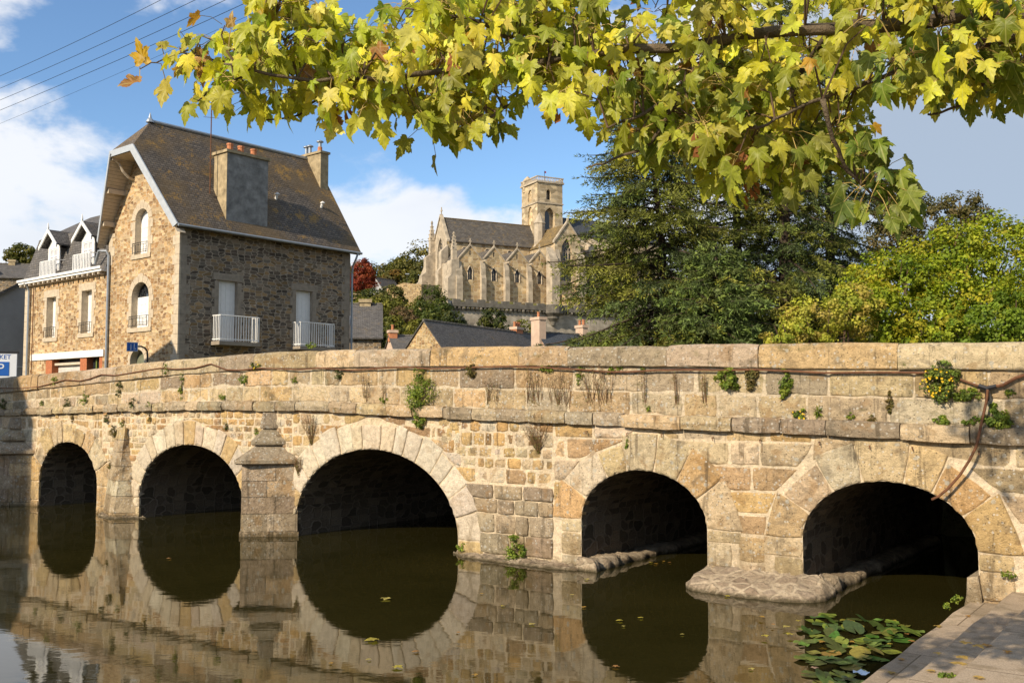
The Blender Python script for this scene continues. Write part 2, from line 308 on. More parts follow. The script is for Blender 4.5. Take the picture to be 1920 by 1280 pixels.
def mesh_obj(name, V, F, mats, parent=None, tones=None, midx=None, smooth=False, uv=True, loc=None, rotz=0., uvs=None):
    me = bpy.data.meshes.new(name)
    if isinstance(F, np.ndarray):
        nf, k = F.shape; me.vertices.add(len(V)); me.vertices.foreach_set('co', V.astype(np.float32).ravel())
        me.loops.add(nf*k); me.loops.foreach_set('vertex_index', F.astype(np.int32).ravel())
        me.polygons.add(nf); me.polygons.foreach_set('loop_start', np.arange(0, nf*k, k, dtype=np.int32)); me.polygons.foreach_set('loop_total', np.full(nf, k, dtype=np.int32))
        me.update(calc_edges=True)
    else: me.from_pydata([tuple(map(float, p)) for p in V], [], F)
    me.update()
    nf = len(me.polygons)
    for m in (mats if isinstance(mats, (list, tuple)) else [mats]): me.materials.append(m)
    if midx is not None and any(midx): me.polygons.foreach_set('material_index', np.array(midx, dtype=np.int32))
    if tones is not None:
        a = me.attributes.new('tone', 'FLOAT_COLOR', 'FACE'); t = np.ones((nf, 4), np.float32); t[:, :3] = np.asarray(tones, np.float32).reshape(-1, 3); a.data.foreach_set('color', t.ravel())
    if uvs is not None:
        l = me.uv_layers.new(name='UVMap'); idx = np.empty(len(me.loops), np.int32); me.loops.foreach_get('vertex_index', idx); l.data.foreach_set('uv', uvs[idx].astype(np.float32).ravel())
    elif uv:
        l = me.uv_layers.new(name='UVMap'); nl = len(me.loops); idx = np.empty(nl, np.int32); me.loops.foreach_get('vertex_index', idx)
        co = np.empty(len(me.vertices)*3, np.float32); me.vertices.foreach_get('co', co); co = co.reshape(-1, 3)
        nr = np.empty(nf*3, np.float32); me.polygons.foreach_get('normal', nr); nr = nr.reshape(-1, 3)
        tot = np.empty(nf, np.int32); me.polygons.foreach_get('loop_total', tot); n = np.repeat(nr, tot, 0); p = co[idx]
        hz = np.abs(n[:, 2]) > .97
        h = np.stack([-n[:, 1], n[:, 0], np.zeros(nl)], 1); h /= np.maximum(np.linalg.norm(h, axis=1, keepdims=True), 1e-6)
        h[hz] = (1, 0, 0); up = np.cross(n, h); up[hz] = (0, 1, 0)
        l.data.foreach_set('uv', np.stack([(p*h).sum(1), (p*up).sum(1)], 1).astype(np.float32).ravel())
    if smooth: me.polygons.foreach_set('use_smooth', np.ones(nf, bool))
    o = bpy.data.objects.new(name, me); COL.objects.link(o)
    if parent: o.parent = parent
    if loc is not None: o.location = loc
    o.rotation_euler.z = rotz
    return o
def tag(o, label=None, cat=None, group=None, kind=None):
    if label: o['label'] = label
    if cat: o['category'] = cat
    if group: o['group'] = group
    if kind: o['kind'] = kind
    return o
def thing(name, label, cat, loc=(0, 0, 0), rotz=0., group=None):
    o = bpy.data.objects.new(name, None); COL.objects.link(o); o.location = loc; o.rotation_euler.z = rotz; o.empty_display_size = .2
    return tag(o, label, cat, group)
def copy_tree(o, parent=None):
    c = o.copy(); COL.objects.link(c)
    if parent: c.parent = parent
    for ch in list(o.children): copy_tree(ch, c)
    return c
# pixel of the 1920 x 1280 photograph -> world, used to read real positions off the photo
def ray(px, py):
    x = (px-960)/1840; y = (640-py)/1840
    return Vector((x, math.cos(PITCH)-y*math.sin(PITCH), math.sin(PITCH)+y*math.cos(PITCH)))
CAMP = Vector((0, 0, CAM_H))
def at(px, py, Y): r = ray(px, py); return CAMP+r*(Y/r.y)
def onz(px, py, z): r = ray(px, py); return CAMP+r*((z-CAM_H)/r.z)

# ------------------------------------------------------------------ ground and water
TH_B = rad(-36.034); B0 = Vector((-7.314, 19.41, 0))
DB = Vector((math.cos(TH_B), math.sin(TH_B), 0)); NB = Vector((-DB.y, DB.x, 0))     # along / behind the bridge face
def bw(u, v, z): return B0+DB*u+NB*v+Vector((0, 0, z))
def on_face(px, py, v=0.):
    r = ray(px, py); P = B0+NB*v; t = (P-CAMP).dot(NB)/r.dot(NB); q = CAMP+r*t; return (q-B0).dot(DB), q.z
CH0 = Vector((-10.96, 165, 0)); CH_A = rad(27.5); CHN = Vector((math.cos(CH_A), math.sin(CH_A), 0)); CHW = Vector((-CHN.y, CHN.x, 0))
def ss(a, b, x): t = np.clip((x-a)/(b-a), 0, 1); return t*t*(3-2*t)
def ground_z(X, Y):
    u = (X-B0.x)*DB.x+(Y-B0.y)*DB.y; v = (X-B0.x)*NB.x+(Y-B0.y)*NB.y
    z = 1.85+5.5*ss(60, 125, Y)+ss(85, 145, Y)*8.5*ss(4, -14, X+.06*(Y-100))*ss(-60, -40, X)+.35*np.sin(X*.31)*np.sin(Y*.23)*ss(70, 90, Y)
    z = z+12*ss(230, 380, Y)+3*ss(30, 60, -X)*ss(60, 90, Y)
    n = (X-CH0.x)*CHN.x+(Y-CH0.y)*CHN.y; w = (X-CH0.x)*CHW.x+(Y-CH0.y)*CHW.y
    terr = ss(-14.9, -14.2, w)*ss(-10, -6, n); z = np.maximum(z, 0)*(1-terr)+np.maximum(z, 18.6)*terr
    river = (ss(7.2, 6.9, v))*ss(-6.6, -6.2, u)*ss(17., 16.6, u)
    z = z*(1-river)-1.2*river
    quay = ss(7.2, 6.9, v)*ss(16.6, 17., u); z = z*(1-quay)+.1*quay
    return z
xs = np.unique(np.concatenate([np.arange(-40, 40, 1.0), np.arange(-100, 100, 4.), np.arange(-500, 501, 25.), [-2500, -1200, 1200, 2500]]))
ys = np.unique(np.concatenate([np.arange(-10, 45, .8), np.arange(45, 190, 2.5), np.arange(190, 400, 10.), np.arange(-100, 900, 25.), [1500, 3000]]))
GX, GY = np.meshgrid(xs, ys); GZ = ground_z(GX, GY); nx, ny = len(xs), len(ys)
ii = (np.arange(ny-1)[:, None]*nx+np.arange(nx-1)[None]).ravel()
tag(mesh_obj('ground', np.stack([GX.ravel(), GY.ravel(), GZ.ravel()], 1), np.stack([ii, ii+1, ii+1+nx, ii+nx], 1), M_GROUND, smooth=True, uv=False), kind='structure')
b = MB(); b.add([bw(-6.5, 7.4, 0), bw(-6.5, -45, 0), bw(22, -45, 0), bw(22, 7.4, 0)], [(0, 1, 2, 3)])
tag(b.build('water', M_WATER), kind='structure')
# quay: three shallow steps parallel to the river
for nm, u0, u1, z in (('quay_lower_step', 15.03, 15.43, .14), ('quay_upper_step', 15.43, 15.80, .28), ('quay_platform', 15.80, 30., .42)):
    b = MB(); e = .02; r = random.Random(u0)
    nseg = 60; top = []
    for k in range(nseg+1):
        v = -22+21.97*k/nseg; du = r.uniform(-.012, .012)+(.03*max(0, 1+v*2) if nm == 'quay_lower_step' else 0)
        top.append((v, u0+du))
    VV = []; FF = []
    for v, uu in top: VV += [(uu, v, -1.), (uu, v, z-e), (uu+e, v, z), (u1+.0, v, z)]
    for k in range(nseg):
        for j in range(3): FF.append((k*4+j, k*4+4+j, k*4+5+j, k*4+1+j))
    b.add(VV, FF)
    tag(b.build(nm, M_QUAY, loc=B0, rotz=TH_B), kind='structure')

# ------------------------------------------------------------------ the bridge (local axes: u along the face, v into the bridge, z up)
CORD_B = ([-12, -5.5, -1.2, 2.2, 5, 7.4, 9.4, 11.1, 13.2, 15.15, 20], [1.70, 1.95, 2.065, 2.115, 2.10, 2.02, 1.955, 1.905, 1.85, 1.79, 1.66])
CORD_H = ([-12, -3, 2, 15, 20], [.14, .15, .17, .19, .19])
PAR_T = ([-12, -5.6, -4.4, -2.2, 1.14, 3.7, 5.8, 7.4, 9.4, 11.1, 13.3, 15.5, 20], [2.62, 2.83, 2.87, 2.95, 3.085, 3.13, 3.11, 3.08, 3.03, 2.985, 2.93, 2.87, 2.76])
COP_B = ([-12, -5.6, -2.4, 1.15, 3.7, 7.4, 9.4, 11.9, 13.9, 15.5, 20], [2.28, 2.47, 2.62, 2.78, 2.84, 2.79, 2.75, 2.68, 2.61, 2.57, 2.46])
tab = lambda T, u: float(np.interp(u, T[0], T[1]))
cord_b = lambda u: tab(CORD_B, u); cord_t = lambda u: tab(CORD_B, u)+tab(CORD_H, u)
par_t = lambda u: tab(PAR_T, u); cop_b = lambda u: tab(COP_B, u)
#        centre, half width, spring, crown, ring thickness, stone size, palette
OCH = [(.53, .37, .19), (.57, .44, .27), (.50, .31, .12), (.58, .46, .30), (.45, .30, .15), (.55, .40, .21), (.60, .50, .36)]
PAL = [(.57, .49, .375), (.62, .545, .43), (.55, .46, .335), (.48, .325, .15), (.59, .51, .395), (.60, .53, .42), (.53, .475, .39), (.56, .48, .36)]
TAN = [(.48, .36, .21), (.52, .405, .25), (.42, .295, .16), (.55, .44, .29), (.36, .26, .155), (.46, .31, .14), (.46, .385, .28), (.40, .325, .235)]
RUB = [(.50, .30, .10), (.54, .38, .19), (.38, .20, .07), (.57, .45, .28), (.50, .33, .13), (.58, .49, .35), (.30, .17, .085), (.62, .54, .42), (.48, .36, .22)]
GRY = [(.28, .23, .165), (.33, .275, .20), (.25, .20, .145), (.37, .295, .19), (.31, .24, .15)]
ARCHES = [(-2.63, 1.13, .55, 1.43, .40, .34, OCH), (1.56, 1.575, .40, 1.47, .42, .27, PAL), (6.275, 1.775, .22, 1.505, .44, .27, PAL),
          (11.12, .92, .66, 1.36, .43, .33, OCH), (14.195, .945, .64, 1.355, .46, .34, OCH)]
BRW = 7.0
bridge = thing('stone_bridge', 'weathered tan stone road bridge of five round arches humped over the river', 'bridge', B0, TH_B)
def jit(c, k=.13):
    m = (.46, .345, .205); e = .34; c = tuple(x+(y-x)*e for x, y in zip(c, m))
    s = 1.06*(1+R.uniform(-k, k)); return tuple(min(.8, x*s*(1+R.uniform(-.03, .03))) for x in c)
def block(mb, quad, vf=0., vb=.1, bev=.014, tone=(1, 1, 1), j=.008):
    """one stone: quad = 4+ (u, z) corners counter-clockwise seen from the river; face at v=vf"""
    vf = vf+R.uniform(-.010, .010); n = len(quad); cx = sum(p[0] for p in quad)/n; cz = sum(p[1] for p in quad)/n
    q = [(p[0]+R.uniform(-j, j), p[1]+R.uniform(-j, j)) for p in quad]
    def inset(p, d):
        dx, dz = p[0]-cx, p[1]-cz; l = math.hypot(dx, dz) or 1; return (p[0]-dx/l*d*1.3, p[1]-dz/l*d*1.3)
    # extra points along each edge keep the outline from being ruler straight
    pts = []
    for i in range(n):
        a, c = q[i], q[(i+1) % n]; L = math.hypot(c[0]-a[0], c[1]-a[1]); pts.append((inset(a, .012) if L > .1 else a))
        k = 2 if L > .3 else 1 if L > .12 else 0
        for e in range(k):
            t = (e+1)/(k+1); nx_, nz_ = -(c[1]-a[1])/L, (c[0]-a[0])/L; w = R.uniform(-j, j)
            pts.append((a[0]+(c[0]-a[0])*t+nx_*w, a[1]+(c[1]-a[1])*t+nz_*w))
    m = len(pts); ins = [inset(p, bev) for p in pts]; ins2 = [inset(p, bev*2.2) for p in pts]
    V = [(p[0], vb, p[1]) for p in pts]+[(p[0], vf+bev, p[1]) for p in pts]+[(p[0], vf+bev*.18, p[1]) for p in ins]+[(p[0], vf+R.uniform(-.003, .003), p[1]) for p in ins2]+[(cx, vf-R.uniform(0, .012), cz)]
    F = []
    for r_ in range(3):
        for i in range(m): F.append((r_*m+i, r_*m+(i+1) % m, (r_+1)*m+(i+1) % m, (r_+1)*m+i))
    for i in range(m): F.append((3*m+i, 3*m+(i+1) % m, 4*m))
    mb.add(V, F, tone)
def halfw(A, z, t):
    c, a, zs, zc, *_ = A
    if z <= zs: return a+t
    h = zc-zs+t; k = (z-zs)/h
    return (a+t)*math.sqrt(1-k*k) if k < 1 else 0.
def courses(mb, u0, u1, z0, ztop, hs, ws, pal, arches, vf=0., gap=.014, bev=.014, base_z=None, extra=(), k=.13):
    """coursed stones between u0 and u1, clipped by the outer edge of the arch rings"""
    z = z0; row = 0
    while True:
        h = R.uniform(*hs); zt = z+h
        umid = (u0+u1)/2
        if z > ztop(umid)+.02: break
        bounds = [((u0, u0), None)]; segs = []
        cur = (u0, u0)
        for A in sorted(arches, key=lambda A: A[0]):
            c = A[0]; t = A[4]
            w0, w1 = halfw(A, z, t-.02), halfw(A, zt, t-.02)
            if w0 <= 0: continue
            segs.append((cur, (c-w0, c-w1))); cur = (c+w0, c+w1)
        segs.append((cur, (u1, u1)))
        for (l0, l1), (r0, r1) in segs:
            l0, l1, r0, r1 = max(l0, u0), max(l1, u0), min(r0, u1), min(r1, u1)
            L = max(r0-l0, r1-l1)
            if L < .05: continue
            n = max(1, round(L/R.uniform(*ws))); cuts = [0.]+sorted((i+R.uniform(-.28, .28))/n for i in range(1, n))+[1.]
            for a, c in zip(cuts[:-1], cuts[1:]):
                lm, rm = max(l0, l1), min(r0, r1); xa, xc = lm+(rm-lm)*a, lm+(rm-lm)*c
                if rm-lm < .04: q = [(l0, z), (r0, z), (r1, zt), (l1, zt)]; xa = None
                else: q = [(l0 if a == 0 else xa, z), (r0 if c == 1 else xc, z), (r1 if c == 1 else xc, zt), (l1 if a == 0 else xa, zt)]
                if xa is None and a > 0: continue
                g = gap/2
                uu = sum(p[0] for p in q)/4; lim = ztop(uu)
                q = [(p[0]+(g if i in (0, 3) else -g), min(p[1]+(g if i < 2 else -g), lim)) for i, p in enumerate(q)]
                if q[1][0]-q[0][0] < .01 and q[2][0]-q[3][0] < .01 or q[3][1]-q[0][1] < .03: continue
                if q[1][0] <= q[0][0]: q = [(sum((q[0][0], q[1][0]))/2, q[0][1]), q[2], q[3]]
                elif q[2][0] <= q[3][0]: q = [q[0], q[1], (sum((q[2][0], q[3][0]))/2, q[2][1])]
                block(mb, q, vf, vf+.1, bev, jit(R.choice(pal), k))
        z = zt; row += 1
# backing wall, mortar coloured, with the openings cut out
sp = MB(); U0, U1 = -11., 19.
us = sorted(set([U0+i*.5 for i in range(int((U1-U0)/.5)+1)]+[c+a*math.cos(math.pi*i/28) for c, a, *_ in ARCHES for i in range(29)]))
def arch_z(u):
    for c, a, zs, zc, *_ in ARCHES:
        if c-a+1e-6 < u < c+a-1e-6: return zs+(zc-zs)*math.sqrt(max(0, 1-((u-c)/a)**2))
    return None
for ua, ub in zip(us[:-1], us[1:]):
    um = (ua+ub)/2; inside = arch_z(um) is not None
    def zb(u):
        if not inside: return -1.2
        for c, a, zs, zc, *_ in ARCHES:
            if c-a-1e-6 <= u <= c+a+1e-6: return zs+(zc-zs)*math.sqrt(max(0, 1-min(1, abs(u-c)/a)**2))
    za, zb_ = zb(ua), zb(ub); ta, tb = cord_t(ua)-.02, cord_t(ub)-.02
    sp.add([(ua, .009, za), (ub, .009, zb_), (ub, .009, tb), (ua, .009, ta)], [(0, 1, 2, 3)], (.62, .50, .34), 1)
    sp.add([(ua, BRW, za), (ub, BRW, zb_), (ub, BRW, tb), (ua, BRW, ta)], [(3, 2, 1, 0)], (.42, .34, .23), 1)
topf = lambda u: cord_b(u)+.05
courses(sp, -11, -3.9, -.15, topf, (.2, .28), (.35, .6), TAN, ARCHES[:1])
courses(sp, -3.9, -1.35, .0, topf, (.16, .26), (.3, .5), OCH, ARCHES[:1])
courses(sp, -1.35, .1, .0, lambda u: 1.10, (.18, .25), (.22, .4), TAN, ARCHES[:2])
courses(sp, -1.35, 4.4, 1.10, topf, (.10, .15), (.16, .33), RUB, ARCHES[1:3], bev=.012)
courses(sp, 3.0, 4.7, -.1, lambda u: 1.10, (.2, .26), (.3, .5), PAL, ARCHES[1:3])
courses(sp, 4.4, 8.1, .9, topf, (.12, .19), (.22, .42), RUB, ARCHES[2:3], bev=.012)
courses(sp, 7.6, 9.75, .08, lambda u: 1.08, (.20, .29), (.26, .5), GRY, ARCHES[2:4], vf=-.02)
courses(sp, 7.7, 9.75, 1.08, topf, (.14, .22), (.2, .38), RUB, ARCHES[2:4])
courses(sp, 9.75, 13.4, .03, topf, (.24, .33), (.38, .75), OCH, ARCHES[3:], gap=.02)
courses(sp, 13.4, 19, .0, topf, (.24, .34), (.4, .7), TAN, ARCHES[4:], gap=.02)
sp.build('spandrel_wall', [M_BLOCK, M_PALE], bridge)
# arch rings with their vaults
for A in ARCHES:
    c, a, zs, zc, t, size, pal = A; ring = MB(); hc = zc-zs
    N_ = 160; inn = [(c-a*math.cos(math.pi*i/N_), zs+hc*math.sin(math.pi*i/N_)) for i in range(N_+1)]
    L = [0.]
    for p, q in zip(inn[:-1], inn[1:]): L.append(L[-1]+math.dist(p, q))
    n = int(L[-1]/size) | 1
    cuts = [L[-1]*(i+(R.uniform(-.18, .18) if 0 < i < n else 0))/n for i in range(n+1)]
    pt = lambda s: (float(np.interp(s, L, [p[0] for p in inn])), float(np.interp(s, L, [p[1] for p in inn])))
    def nrm(p):
        nx_, nz_ = (p[0]-c)/a**2, max(0, p[1]-zs)/hc**2; l = math.hypot(nx_, nz_) or 1; return nx_/l, nz_/l
    for i in range(n):
        s0, s1 = cuts[i]+.005, cuts[i+1]-.005; p0, p1 = pt(s0), pt(s1); n0, n1 = nrm(p0), nrm(p1); pm = pt((s0+s1)/2)
        tt = t*R.uniform(.9, 1.1) if pal is PAL else t*R.choice([.82, 1., 1.15, 1.22])
        lim = cord_b(c)+.03
        o0 = (p0[0]+n0[0]*tt, min(lim, p0[1]+n0[1]*tt)); o1 = (p1[0]+n1[0]*tt, min(lim, p1[1]+n1[1]*tt))
        block(ring, [p0, pm, p1, o1, o0][::-1] if False else [o0, p0, pm, p1, o1], -.012, .12, .012, jit(R.choice(pal), .1), .004)
    for s in (-1, 1):
        z = -.12
        while z < zs-.02:
            zt = min(zs, z+R.uniform(.24, .36)); zt = zs if zs-zt < .12 else zt; w = t*R.choice([.75, 1.05])
            ua, ub = sorted((c+s*(a+.003), c+s*(a+w)))
            block(ring, [(ua, z+.005), (ub, z+.005), (ub, zt-.005), (ua, zt-.005)], -.012, .12, .012, jit(R.choice(pal if z > .2 else TAN), .1), .004); z = zt
    ro = ring.build('arch_ring', M_PALE if pal is PAL else M_BLOCK, bridge)
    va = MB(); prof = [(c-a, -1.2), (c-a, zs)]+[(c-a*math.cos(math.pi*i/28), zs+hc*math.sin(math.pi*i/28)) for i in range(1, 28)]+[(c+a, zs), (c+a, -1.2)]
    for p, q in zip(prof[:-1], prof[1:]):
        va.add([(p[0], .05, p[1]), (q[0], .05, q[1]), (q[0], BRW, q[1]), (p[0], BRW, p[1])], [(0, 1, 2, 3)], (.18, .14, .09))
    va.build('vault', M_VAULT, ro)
# string course: rounded stones just under the road
sc = MB(); u = U0
prof = [(.05, .02), (-.055, .0), (-.085, .03), (-.10, .5), (-.085, .93), (-.05, 1.0), (.05, 1.02)]
while u < U1:
    w = R.uniform(.34, .85); ue = min(u+w, U1); tone = jit(R.choice(GRY+TAN[:2]), .14); k = 4; V = []; dv = R.uniform(-.016, .016); dz = R.uniform(-.010, .010)
    for i in range(k+1):
        uu = u+.005+(ue-u-.010)*i/k; zb_, h = cord_b(uu), tab(CORD_H, uu); pinch = .013 if i in (0, k) else 0
        for pv, pz in prof: V.append((uu+R.uniform(-.004, .004), pv+dv+pinch+R.uniform(-.007, .007), zb_+dz+(pz-.5)*(h-pinch*1.4)+.5*h+R.uniform(-.006, .006)))
    m = len(prof); F = [(i*m+j+1, i*m+j, (i+1)*m+j, (i+1)*m+j+1) for i in range(k) for j in range(m-1)]+[tuple(range(m)), tuple(k*m+j for j in range(m-1, -1, -1))]
    sc.add(V, F, tone); u = ue
sc.build('string_course', M_BLOCK, bridge)
# parapet: two courses of ashlar between string course and coping
pa = MB()
pa.add([p for uu in us for p in ((uu, .010, cord_t(uu)-.03), (uu, .010, cop_b(uu)+.03), (uu, .40, cop_b(uu)+.03), (uu, .40, cord_t(uu)-.4))],
       [(4*i+j, 4*i+4+j, 4*i+5+j, 4*i+1+j) for i in range(len(us)-1) for j in range(3)], (.56, .46, .32), 1)
for row in range(2):
    u = U0
    while u < U1:
        w = R.uniform(.3, .95) if u < 8 else R.uniform(.45, 1.2); ue = min(u+w, U1)
        f = .47
        za = lambda x: cord_t(x)+(cop_b(x)-cord_t(x))*(f if row else 0)+(.004 if row else -.01); zz = lambda x: cord_t(x)+(cop_b(x)-cord_t(x))*(1 if row else f)-.004
        g = .005; um = (u+ue)/2
        block(pa, [(u+g, za(u)+g), (um, za(um)+g), (ue-g, za(ue)+g), (ue-g, zz(ue)-g), (um, zz(um)-g), (u+g, zz(u)-g)], 0., .1, .013, jit(R.choice(TAN+OCH[:2]+GRY[1:4]), .12), .006); u = ue
pp = pa.build('parapet', [M_BLOCK, M_PALE], bridge)
def coping(name, y0, parent, far=False):
    cp = MB(); u = U0
    prof = [(.02, .0), (-.03, .0), (-.042, .04), (-.042, .55), (-.030, .84), (.02, .97), (.10, 1.), (.32, 1.), (.40, .95), (.44, .8), (.44, 0)]
    while u < U1:
        w = R.uniform(.8, 1.75); ue = min(u+w, U1); tone = jit(R.choice(TAN+GRY[:2]+[(.42, .345, .25), (.38, .31, .22), (.50, .42, .31)]), .12); k = 6; V = []; dv = R.uniform(-.016, .016); dz = R.uniform(-.012, .012)
        for i in range(k+1):
            uu = u+.004+(ue-u-.008)*i/k; zb_, h = cop_b(uu)+.006, par_t(uu)-cop_b(uu); pinch = .012 if i in (0, k) else 0
            for pv, pz in prof:
                V.append((uu+R.uniform(-.003, .003), y0+(-(pv) if far else pv)+dv*(1 if pv < .2 else 0)+R.uniform(-.006, .006), zb_+pz*(h-pinch)+(dz if pz > .3 else 0)+R.uniform(-.006, .006)))
        m = len(prof); F = [(i*m+j+1, i*m+j, (i+1)*m+j, (i+1)*m+j+1) for i in range(k) for j in range(m-1)]+[tuple(range(m)), tuple(k*m+j for j in range(m-1, -1, -1))]
        if far: F = [f[::-1] for f in F]
        cp.add(V, F, tone); u = ue
    return cp.build(name, M_BLOCK, parent)
coping('coping', 0, pp)
fp = MB()
fp.add([p for uu in us for p in ((uu, BRW, cord_t(uu)-.05), (uu, BRW, cop_b(uu)+.03), (uu, BRW-.4, cop_b(uu)+.03), (uu, BRW-.4, cord_t(uu)-.4))],
       [(4*i+j+1, 4*i+5+j, 4*i+4+j, 4*i+j) for i in range(len(us)-1) for j in range(3)], (.42, .34, .22), 1)
fpo = fp.build('parapet', [M_BLOCK, M_PALE], bridge); coping('coping', BRW, fpo, True)
rd = MB()
rd.add([p for uu in us for p in ((uu, .38, cord_t(uu)+.05), (uu, BRW-.38, cord_t(uu)+.05))], [(2*i, 2*i+2, 2*i+3, 2*i+1) for i in range(len(us)-1)])
tag(rd.build('road', M_ROAD, loc=B0, rotz=TH_B), kind='structure')
# pointed cutwaters with three-tiered caps
def cutwater(uc, hw, nose, ztop, zcap):
    mb = MB(); lev = [-.3, .08, .38, .66, .93, ztop]
    for k in range(len(lev)-1):
        za, zb_ = lev[k], lev[k+1]; ex = .035 if k == 0 else 0
        for s in (-1, 1):
            A_, B_ = (uc+s*(hw+ex), .03), (uc, -nose-ex)
            cuts = [0, .55, 1] if k % 2 else [0, .5 if k == 0 else .4, 1]
            for p, q in zip(cuts[:-1], cuts[1:]):
                P = [(A_[0]+(B_[0]-A_[0])*w, A_[1]+(B_[1]-A_[1])*w) for w in (p+.006, q-.002)]
                d = (P[1][0]-P[0][0], P[1][1]-P[0][1]); l = math.hypot(*d); nn = (-d[1]/l, d[0]/l); nn = nn if nn[1] > 0 else (-nn[0], -nn[1])
                out = R.uniform(-.006, .006); o = (-nn[0]*out, -nn[1]*out)
                poly = [(P[0][0]+o[0], P[0][1]+o[1]), (P[1][0]+o[0], P[1][1]+o[1])]
                g = .005; inn_ = [(x+nn[0]*.012, y+nn[1]*.012) for x, y in poly]
                V = [(x, y, z) for z in (za+g, zb_-g) for x, y in poly]+[(x+nn[0]*.1, y+nn[1]*.1, z) for z in (za+g-.001, zb_-g+.001) for x, y in poly]
                F = [(0, 1, 3, 2), (2, 3, 7, 6), (1, 0, 4, 5), (1, 5, 7, 3), (0, 2, 6, 4)]
                if s > 0: F = [f[::-1] for f in F]
                mb.add(V, F, jit(R.choice(GRY+TAN[:2]), .12))
    core = [(uc-hw+.02, .03), (uc, -nose+.02), (uc+hw-.02, .03)]
    mb.prism([(x, y, -.3) for x, y in core], (0, 0, ztop+.29), (.38, .31, .21), 1)
    pier = mb.build('cutwater', [M_BLOCK, M_PALE], bridge)
    cap = MB(); zz = [ztop, ztop+(zcap-ztop)*.36, ztop+(zcap-ztop)*.68, zcap]; ws_ = [1.14, .62, .33]; wt = [.46, .24, .24]
    for k in range(3):
        lip = .06 if k == 0 else .055
        f = lambda w, z: [(uc-hw*w, .05, z), (uc-hw*w*.12, -nose*w, z), (uc+hw*w*.12, -nose*w, z), (uc+hw*w, .05, z)]
        tone = jit((.24, .205, .155), .1)
        cap.frustum(f(ws_[k]*.93, zz[k]+.002), f(ws_[k], zz[k]+.025), tone); cap.frustum(f(ws_[k], zz[k]+.025), f(ws_[k], zz[k]+lip+.02), tone); cap.frustum(f(ws_[k], zz[k]+lip+.02), f(wt[k], zz[k+1]), tone)
    cap.build('cap', M_BLOCK, pier)
cutwater(3.84, .70, .60, 1.20, 2.08)
cutwater(-4.75, .72, .60, 1.12, 1.93)
# low buttress between the two left arches, and rubble footings at the waterline
bt = MB(); z = -.3; lv = [-.3, .1, .42, .72, 1.0, 1.28, 1.52, 1.76]
for za, zb_ in zip(lv[:-1], lv[1:]):
    w = lambda z: (1-max(0, z)/1.76*.62)
    f = lambda z, g: [(-.72-.68*w(z), .05, z+g), (-.55, -.30*w(z)**1.3, z+g), (-.40, -.30*w(z)**1.3, z+g), (-.72+.70*w(z), .05, z+g)]
    bt.frustum(f(za, .005), f(zb_, -.005), jit(R.choice([(.36, .28, .19), (.52, .44, .33), (.46, .33, .18)]), .08))
bt.build('buttress', M_BLOCK, bridge)
def mat_foot():
    m, N = newmat('footing_stone'); tc = N.n('ShaderNodeTexCoord').outputs['Object']
    w = N.n('ShaderNodeTexNoise', Scale=5., Detail=4.); N.put(w, 'Vector', tc)
    dv = N.n('ShaderNodeVectorMath', {'operation': 'MULTIPLY_ADD'}); N.put(dv, 0, w.outputs['Color']); dv.inputs[1].default_value = (.09, .09, .05); N.put(dv, 2, tc)
    v = N.scalev(dv.outputs[0], 4.5, 5., 7.)
    e = N.n('ShaderNodeTexVoronoi', {'feature': 'DISTANCE_TO_EDGE'}, Vector=v, Scale=1.); f = N.n('ShaderNodeTexVoronoi', {'feature': 'F1'}, Vector=v, Scale=1.)
    rnd = N.n('ShaderNodeSeparateColor'); N.put(rnd, 0, f.outputs['Color'])
    mid = N.noise(tc, 16, 7, .75); k = N.step(N.math('ADD', e.outputs['Distance'], N.math('MULTIPLY', N.math('SUBTRACT', mid, .5), .2)), .06, .16)
    c = N.mix(k, (.50, .40, .275), N.ramp(rnd.outputs[0], [(0, (.29, .215, .145)), (.4, (.40, .31, .21)), (.7, (.34, .265, .19)), (1, (.46, .355, .235))]))
    c = N.mix(N.math('MULTIPLY', N.step(N.noise(tc, 3.2, 5, .65), .46, .62), .55), c, (.27, .205, .14))
    c = N.mix(1., c, N.ramp(mid, [(.3, .6), (.7, 1.3)]), 'MULTIPLY')
    sz = N.n('ShaderNodeSeparateXYZ'); N.put(sz, 0, tc); zz = N.math('ADD', sz.outputs[2], N.math('MULTIPLY', N.math('SUBTRACT', mid, .5), .1))
    c = N.mix(N.math('MULTIPLY', N.step(zz, .07, .0), .8), c, (.045, .036, .015))
    finish(N, c, .9, N.math('ADD', N.math('MULTIPLY', k, .25), mid), 1., .04, .15); return m
M_FOOT = mat_foot()
def footing(poly, zt, seed):
    r = random.Random(seed); mb = MB(); pts = []
    for i in range(len(poly)-1):
        a, c = poly[i], poly[i+1]; n = max(2, int(math.dist(a, c)/.07))
        for k in range(n): pts.append((a[0]+(c[0]-a[0])*k/n, a[1]+(c[1]-a[1])*k/n))
    pts.append(poly[-1]); m = len(pts); cx = sum(p[0] for p in pts)/m; V = []
    for sc_, z in ((1.06, -.3), (1.03, -.02), (1.0, zt*.22), (.90, zt*.45), (.70, zt*.70), (.42, zt*.95), (.1, zt*1.25)):
        for x, y in pts: V.append((cx+(x-cx)*(1-(1-sc_)*.22)+r.uniform(-.012, .012), .08+(y-.08)*sc_+r.uniform(-.028, .028), z+r.uniform(-.02, .02)))
    F = [(k*m+i, k*m+i+1, (k+1)*m+i+1, (k+1)*m+i) for k in range(6) for i in range(m-1)]
    mb.add(V, F); return mb.build('footing', M_FOOT, bridge, smooth=True)

